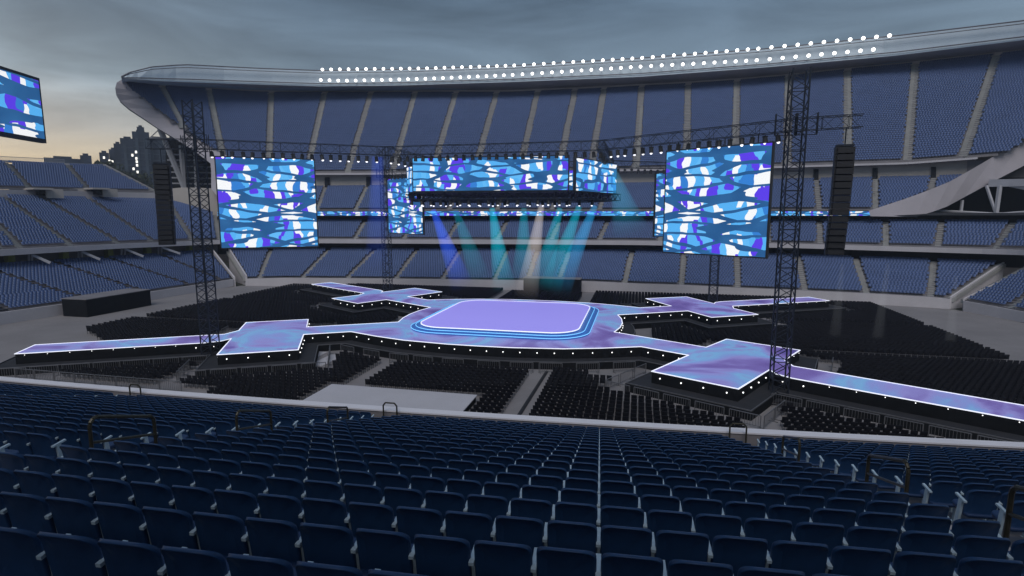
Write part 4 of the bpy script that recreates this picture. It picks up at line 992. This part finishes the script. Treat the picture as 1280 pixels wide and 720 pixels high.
mb = MB(); mb.loft(lev, close=False); mkpart(mb, 'terrace', M_CONC_D, nst)
zp = 8.05
mb = MB(); mb.loft([[nr(x_, 20.30, zp - .02), nr(x_, 20.62, zp - .02), nr(x_, 20.62, 5.6), nr(x_, 20.30, 5.6)] for x_ in ws]); mkpart(mb, 'parapet', M_CONC_D, nst)
mb = MB(); mb.loft([[nr(x_, 20.26, zp + .04), nr(x_, 20.70, zp + .04), nr(x_, 20.70, zp - .018), nr(x_, 20.26, zp - .018)] for x_ in ws]); mkpart(mb, 'parapet_cap', mat('parapet_cap', (.70, .69, .72), .8, var=.05, vscale=.5), nst)
# upper deck of our own side, unseen behind the viewer, added to shade the seats
mb = MB(); mb.loft([[nr(x_, -3, 23.2), nr(x_, -3, 24.4), nr(x_, -30, 40), nr(x_, -30, 38), nr(x_, -9, 23.2)] for x_ in ws]); mkpart(mb, 'unseen_upper_deck', M_CONC_D, nst)
mb = MB(); mb.loft([[nr(x_, ROWD[0] - .9, zfl(ROWD[0]) - .5), nr(x_, ROWD[0] - 7, zfl(ROWD[0]) + 1.2), nr(x_, -8, 20)] for x_ in ws], close=False); mkpart(mb, 'unseen_back_wall', M_WALL, nst)  # unseen wall, kept low and pale so light reaches the seat backs
aisle_edges = [(-34.8, -33.55), (-22.0 + .0, -20.7), (-9.3, -8.04), (4.556, 5.85), (19.0, 20.3), (34.0, 35.3)]
for a0, a1 in aisle_edges:
    mb = MB()
    for d in ROWD:
        for hh, (e0, e1) in ((.0, (.55 - .435, .55)), (1, (.55 - .87, .55 - .435))):
            zz = zfl(d) + .02 + RISE / 2 * hh; p = [nr(a0 + .08, d + e0, zz), nr(a1 - .08, d + e0, zz), nr(a1 - .08, d + e1, zz), nr(a0 + .08, d + e1, zz)]
            lo = [q - np.array([0, 0, .3]) for q in p]; mb.add(lo + p, [(4, 5, 6, 7), (0, 1, 5, 4), (1, 2, 6, 5), (2, 3, 7, 6), (3, 0, 4, 7)])
    mkpart(mb, 'stairway', M_CONC, nst)

# seat parts: a moulded shell with a rolled rim, a folding pan, a pale arm on its standard
def rr_ring(w_, h_, r_, n_=7, top_arch=.0):
    P = []
    for (cx_, cy_, t0) in ((w_ / 2 - r_, h_ / 2 - r_, 0), (-w_ / 2 + r_, h_ / 2 - r_, PI / 2), (-w_ / 2 + r_ * .5, -h_ / 2 + r_ * .5, PI), (w_ / 2 - r_ * .5, -h_ / 2 + r_ * .5, 1.5 * PI)):
        rr = r_ if t0 < PI - .01 else r_ * .5
        for k in range(n_): t = t0 + PI / 2 * k / (n_ - 1); P.append((cx_ + rr * math.cos(t), cy_ + rr * math.sin(t)))
    return P
def shell(nseg):
    W_, H_ = .468, .50; V = []; rings = []
    def put(w_, h_, r_, dy, oy=0.0):
        R_ = rr_ring(w_, h_, r_, nseg); ids = []
        for (x_, z_) in R_:
            tz = z_ / H_ + .5
            yy = dy + .70 * x_ * x_ + 7 * x_ ** 4 - .20 * (tz * H_) + .05 * math.sin(tz * PI)   # wings wrap forward, back leans towards the row behind
            zz = z_ + oy + .022 * (1 - (2 * x_ / W_) ** 2) * (1 if tz > .5 else 0)
            V.append((x_, yy, zz + .62)); ids.append(len(V) - 1)
        rings.append(ids)
    # front centre -> front rim -> rim outer -> back rim -> back recess
    put(W_ * .30, H_ * .30, .04, .0); put(W_ * .80, H_ * .80, .06, .004); put(W_ - .035, H_ - .035, .065, .016); put(W_ - .008, H_ - .008, .072, .012)
    put(W_, H_, .115, -.002); put(W_ - .004, H_ - .004, .113, -.016); put(W_ - .016, H_ - .016, .105, -.024); put(W_ - .034, H_ - .034, .08, -.022); put(W_ - .054, H_ - .054, .055, -.012); put(W_ * .62, H_ * .62, .05, -.010)
    F = []; m = len(rings[0])
    for a, b in zip(rings[:-1], rings[1:]):
        for k in range(m): F.append((a[k], a[(k + 1) % m], b[(k + 1) % m], b[k]))
    V.append((0, np.mean([V[i][1] for i in rings[0]]) - .003, .62)); c0_ = len(V) - 1; V.append((0, np.mean([V[i][1] for i in rings[-1]]) + .004, .62)); c1_ = len(V) - 1
    for k in range(0, m, 2):
        k1, k2 = (k + 1) % m, (k + 2) % m
        F.append((rings[0][k2], rings[0][k1], rings[0][k], c0_)); F.append((rings[-1][k], rings[-1][k1], rings[-1][k2], c1_))
    return np.array(V), np.array(F)
def pan(nseg):
    V = []; rings = []
    def put(w_, h_, r_, dz):
        ids = []
        for (x_, y_) in rr_ring(w_, h_, r_, nseg):
            t = y_ / .44 + .5; V.append((x_, .18 + y_, .44 + dz + .035 * t ** 2 - .02 * (1 - (2 * x_ / .44) ** 2) * (1 - abs(2 * t - 1)))); ids.append(len(V) - 1)
        rings.append(ids)
    put(.12, .12, .03, .0); put(.36, .36, .08, .004); put(.43, .43, .09, .008); put(.45, .45, .10, -.012); put(.43, .43, .09, -.05); put(.2, .2, .05, -.06)
    F = []; m = len(rings[0])
    for a, b in zip(rings[:-1], rings[1:]):
        for k in range(m): F.append((a[k], b[k], b[(k + 1) % m], a[(k + 1) % m]))
    V.append((0, .18, .43)); c0_ = len(V) - 1
    for k in range(0, m, 2): F.append((rings[0][k], rings[0][(k + 1) % m], rings[0][(k + 2) % m], c0_))
    return np.array(V), np.array(F)
def arm():
    V = []; F = []; n = 0; x0 = -PITCHS / 2
    def bxx(c, sz, tx=0):
        nonlocal n
        v, f, _ = box_quads([(c, sz, tx, 0)]); f = np.concatenate([f, [[0, 2, 3, 1]]]); V.append(v); F.append(f + n); n += len(v)
    bxx((x0, .09, .655), (.042, .24, .030), .14)          # arm cap
    bxx((x0, .10, .43), (.036, .08, .44), .12)            # standard
    bxx((x0, .13, .19), (.022, .05, .36), .05)
    bxx((x0, .06, .03), (.05, .22, .03), 0)               # foot
    return np.concatenate(V), np.concatenate(F)
def to_mesh(name, VF, m, smooth=True):
    me = bpy.data.meshes.new(name); me.from_pydata(VF[0].tolist(), [], VF[1].tolist()); me.materials.append(m)
    if smooth: me.polygons.foreach_set('use_smooth', [True] * len(me.polygons))
    me.update(); return me
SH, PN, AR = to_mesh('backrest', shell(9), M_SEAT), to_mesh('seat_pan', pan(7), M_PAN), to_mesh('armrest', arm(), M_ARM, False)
ARE = AR.copy(); ARE.name = 'end_armrest'
va = np.empty(len(ARE.vertices) * 3); ARE.vertices.foreach_get('co', va); va = va.reshape(-1, 3); va[:, 0] += PITCHS; ARE.vertices.foreach_set('co', va.ravel()); ARE.update()
secs_ = []
edges = [(-33.55, -22.0), (-20.7, -9.3), (-8.04, 4.556), (5.85, 19.0), (20.3, 34.0)]
allseats = []
for si, (e0, e1) in enumerate(edges):
    n_ = int(round((e1 - e0) / PITCHS)); stp = (e1 - e0) / n_
    for ri, d in enumerate(ROWD):
        for k in range(n_):
            wv = e0 + stp * (k + .5)
            P = nr(wv, d, zfl(d)); x_, y_, f_ = proj(P + np.array([0, 0, .86])); x2, y2, f2 = proj(P + np.array([0, 0, .5]))
            if f_ > .3 and -60 < x_ < 1340 and y_ < 760: allseats.append((ri, si, k, wv, d, P, float(x_), float(y_), k == n_ - 1))
v_ = [s for s in allseats if 0 <= s[6] <= 1280 and s[7] < 712]
v_.sort(key=lambda s: s[4] ** 2 + s[3] ** 2)
solo_s = v_[:300]; sid = set(id(s) for s in solo_s)
rowsv = defaultdict(list)
for s in v_: rowsv[s[0]].append(s)
lab = {}
for r_i, ri in enumerate(sorted(rowsv), 1):
    for c_i, s in enumerate(sorted(rowsv[ri], key=lambda s: s[6]), 1): lab[id(s)] = 'shaded blue stadium seat, %s from the left in the %s row up from the bottom' % (ordn(c_i), ordn(r_i))
for s in solo_s:
    t = empty('folding_chair', s[5], nyaw(s[3])); tag(t, lab[id(s)], 'seat', 'navy seats of the near stand')
    ms = [('backrest', SH), ('seat_pan', PN), ('armrest', AR)] + ([('armrest', ARE)] if s[8] else [])
    for nm, me in ms:
        o = bpy.data.objects.new(nm, me); COL.objects.link(o); o.parent = t
rs = [s for s in allseats if id(s) not in sid]
def tmpl(ps):
    V = []; F = []; M_ = []; n = 0
    for (v, f), m in ps: V.append(v); F.append(f + n); M_ += [m] * len(f); n += len(v)
    return np.concatenate(V), np.concatenate(F), np.array(M_)
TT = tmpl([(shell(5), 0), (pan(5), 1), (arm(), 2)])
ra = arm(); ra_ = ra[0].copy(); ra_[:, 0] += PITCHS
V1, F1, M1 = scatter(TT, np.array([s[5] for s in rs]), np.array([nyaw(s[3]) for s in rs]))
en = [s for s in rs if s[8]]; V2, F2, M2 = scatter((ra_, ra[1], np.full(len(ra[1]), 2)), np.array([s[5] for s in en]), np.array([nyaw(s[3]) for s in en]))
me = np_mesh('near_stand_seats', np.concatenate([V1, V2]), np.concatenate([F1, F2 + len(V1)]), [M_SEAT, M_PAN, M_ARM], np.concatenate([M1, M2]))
sm_ = np.concatenate([M1, M2]) < 2; me.polygons.foreach_set('use_smooth', sm_)
o = bpy.data.objects.new('near_stand_seats', me); COL.objects.link(o); tag(o, 'smaller shaded blue seats farther down the near stand towards the parapet', 'seats', kind='stuff')
print('near seats', len(allseats), len(v_))
# aisle rails
def rail(wv, d0, ln, label, hgt=1.15, cross=False):
    e = empty('aisle_rail', tuple(nr(wv, d0, zfl(d0)))); tag(e, label, 'handrail', 'handrails of the near stand')
    d1 = d0 + ln; r_ = .14
    if cross: pts = [nr(wv - .3, d0, zp - .4), nr(wv - .3, d0, zp + hgt - .12), nr(wv - .2, d0, zp + hgt), nr(wv + .2, d0, zp + hgt), nr(wv + .3, d0, zp + hgt - .12), nr(wv + .3, d0, zp - .4)]
    else:
        f = lambda d: zfl(d)
        pts = [nr(wv, d0, f(d0)), nr(wv, d0, f(d0) + hgt - r_)] + [nr(wv, d0 + r_ * (1 - math.cos(t)), f(d0) + hgt - r_ + r_ * math.sin(t)) for t in (.5, 1.05, 1.57)] + [nr(wv, d1 - r_, f(d1) + hgt + .06)] + [nr(wv, d1 - r_ * (1 - math.sin(t)), f(d1) + hgt + .06 - r_ * (1 - math.cos(t))) for t in (.5, 1.05, 1.57)] + [nr(wv, d1, f(d1))]
    mb = MB(); mb.path(pts, .032, 8); mkpart(mb, 'rail', M_RAIL, e)
    if not cross:
        mb = MB(); mb.bar(nr(wv, d0, zfl(d0) + .74), nr(wv, d1, zfl(d1) + .80), .026, 8); mkpart(mb, 'mid_bar', M_RAIL, e)
for (wv, d0, ln, lb) in ((-8.67, 7.6, 1.3, 'dark handrail nearest on the left aisle'), (-8.67, 11.2, 1.3, 'dark handrail halfway down the left aisle'), (-8.67, 15.3, 1.3, 'dark handrail low on the left aisle'),
                         (5.2, 14.3, 1.2, 'dark handrail low on the right aisle'), (5.2, 9.6, 1.3, 'dark handrail halfway down the right aisle'), (5.2, 6.2, 1.2, 'dark handrail at the right picture edge')):
    rail(wv, d0, ln, lb)
for wv, lb in ((-8.67, 'small dark hoop rail on the parapet left of centre'), (-21.3, 'small dark hoop rail on the parapet at left'), (5.2, 'small dark hoop rail on the parapet at right')): rail(wv, 20.1, 0, lb, .42, True)
# ------------------------------------------------------------------ haze
hz = bpy.data.meshes.new('haze'); 
mb = MB(); mb.box((0, 180, 30.8), (760, 620, 66)); o = mb.build('haze', mat('haze', (1, 1, 1))); o['kind'] = 'stuff'
m = o.active_material; t = m.node_tree; t.nodes.clear(); oo = t.nodes.new('ShaderNodeOutputMaterial'); pv = t.nodes.new('ShaderNodeVolumePrincipled')
pv.inputs['Color'].default_value = (.80, .88, 1, 1); pv.inputs['Density'].default_value = .0004; pv.inputs['Anisotropy'].default_value = .2; t.links.new(pv.outputs[0], oo.inputs['Volume'])
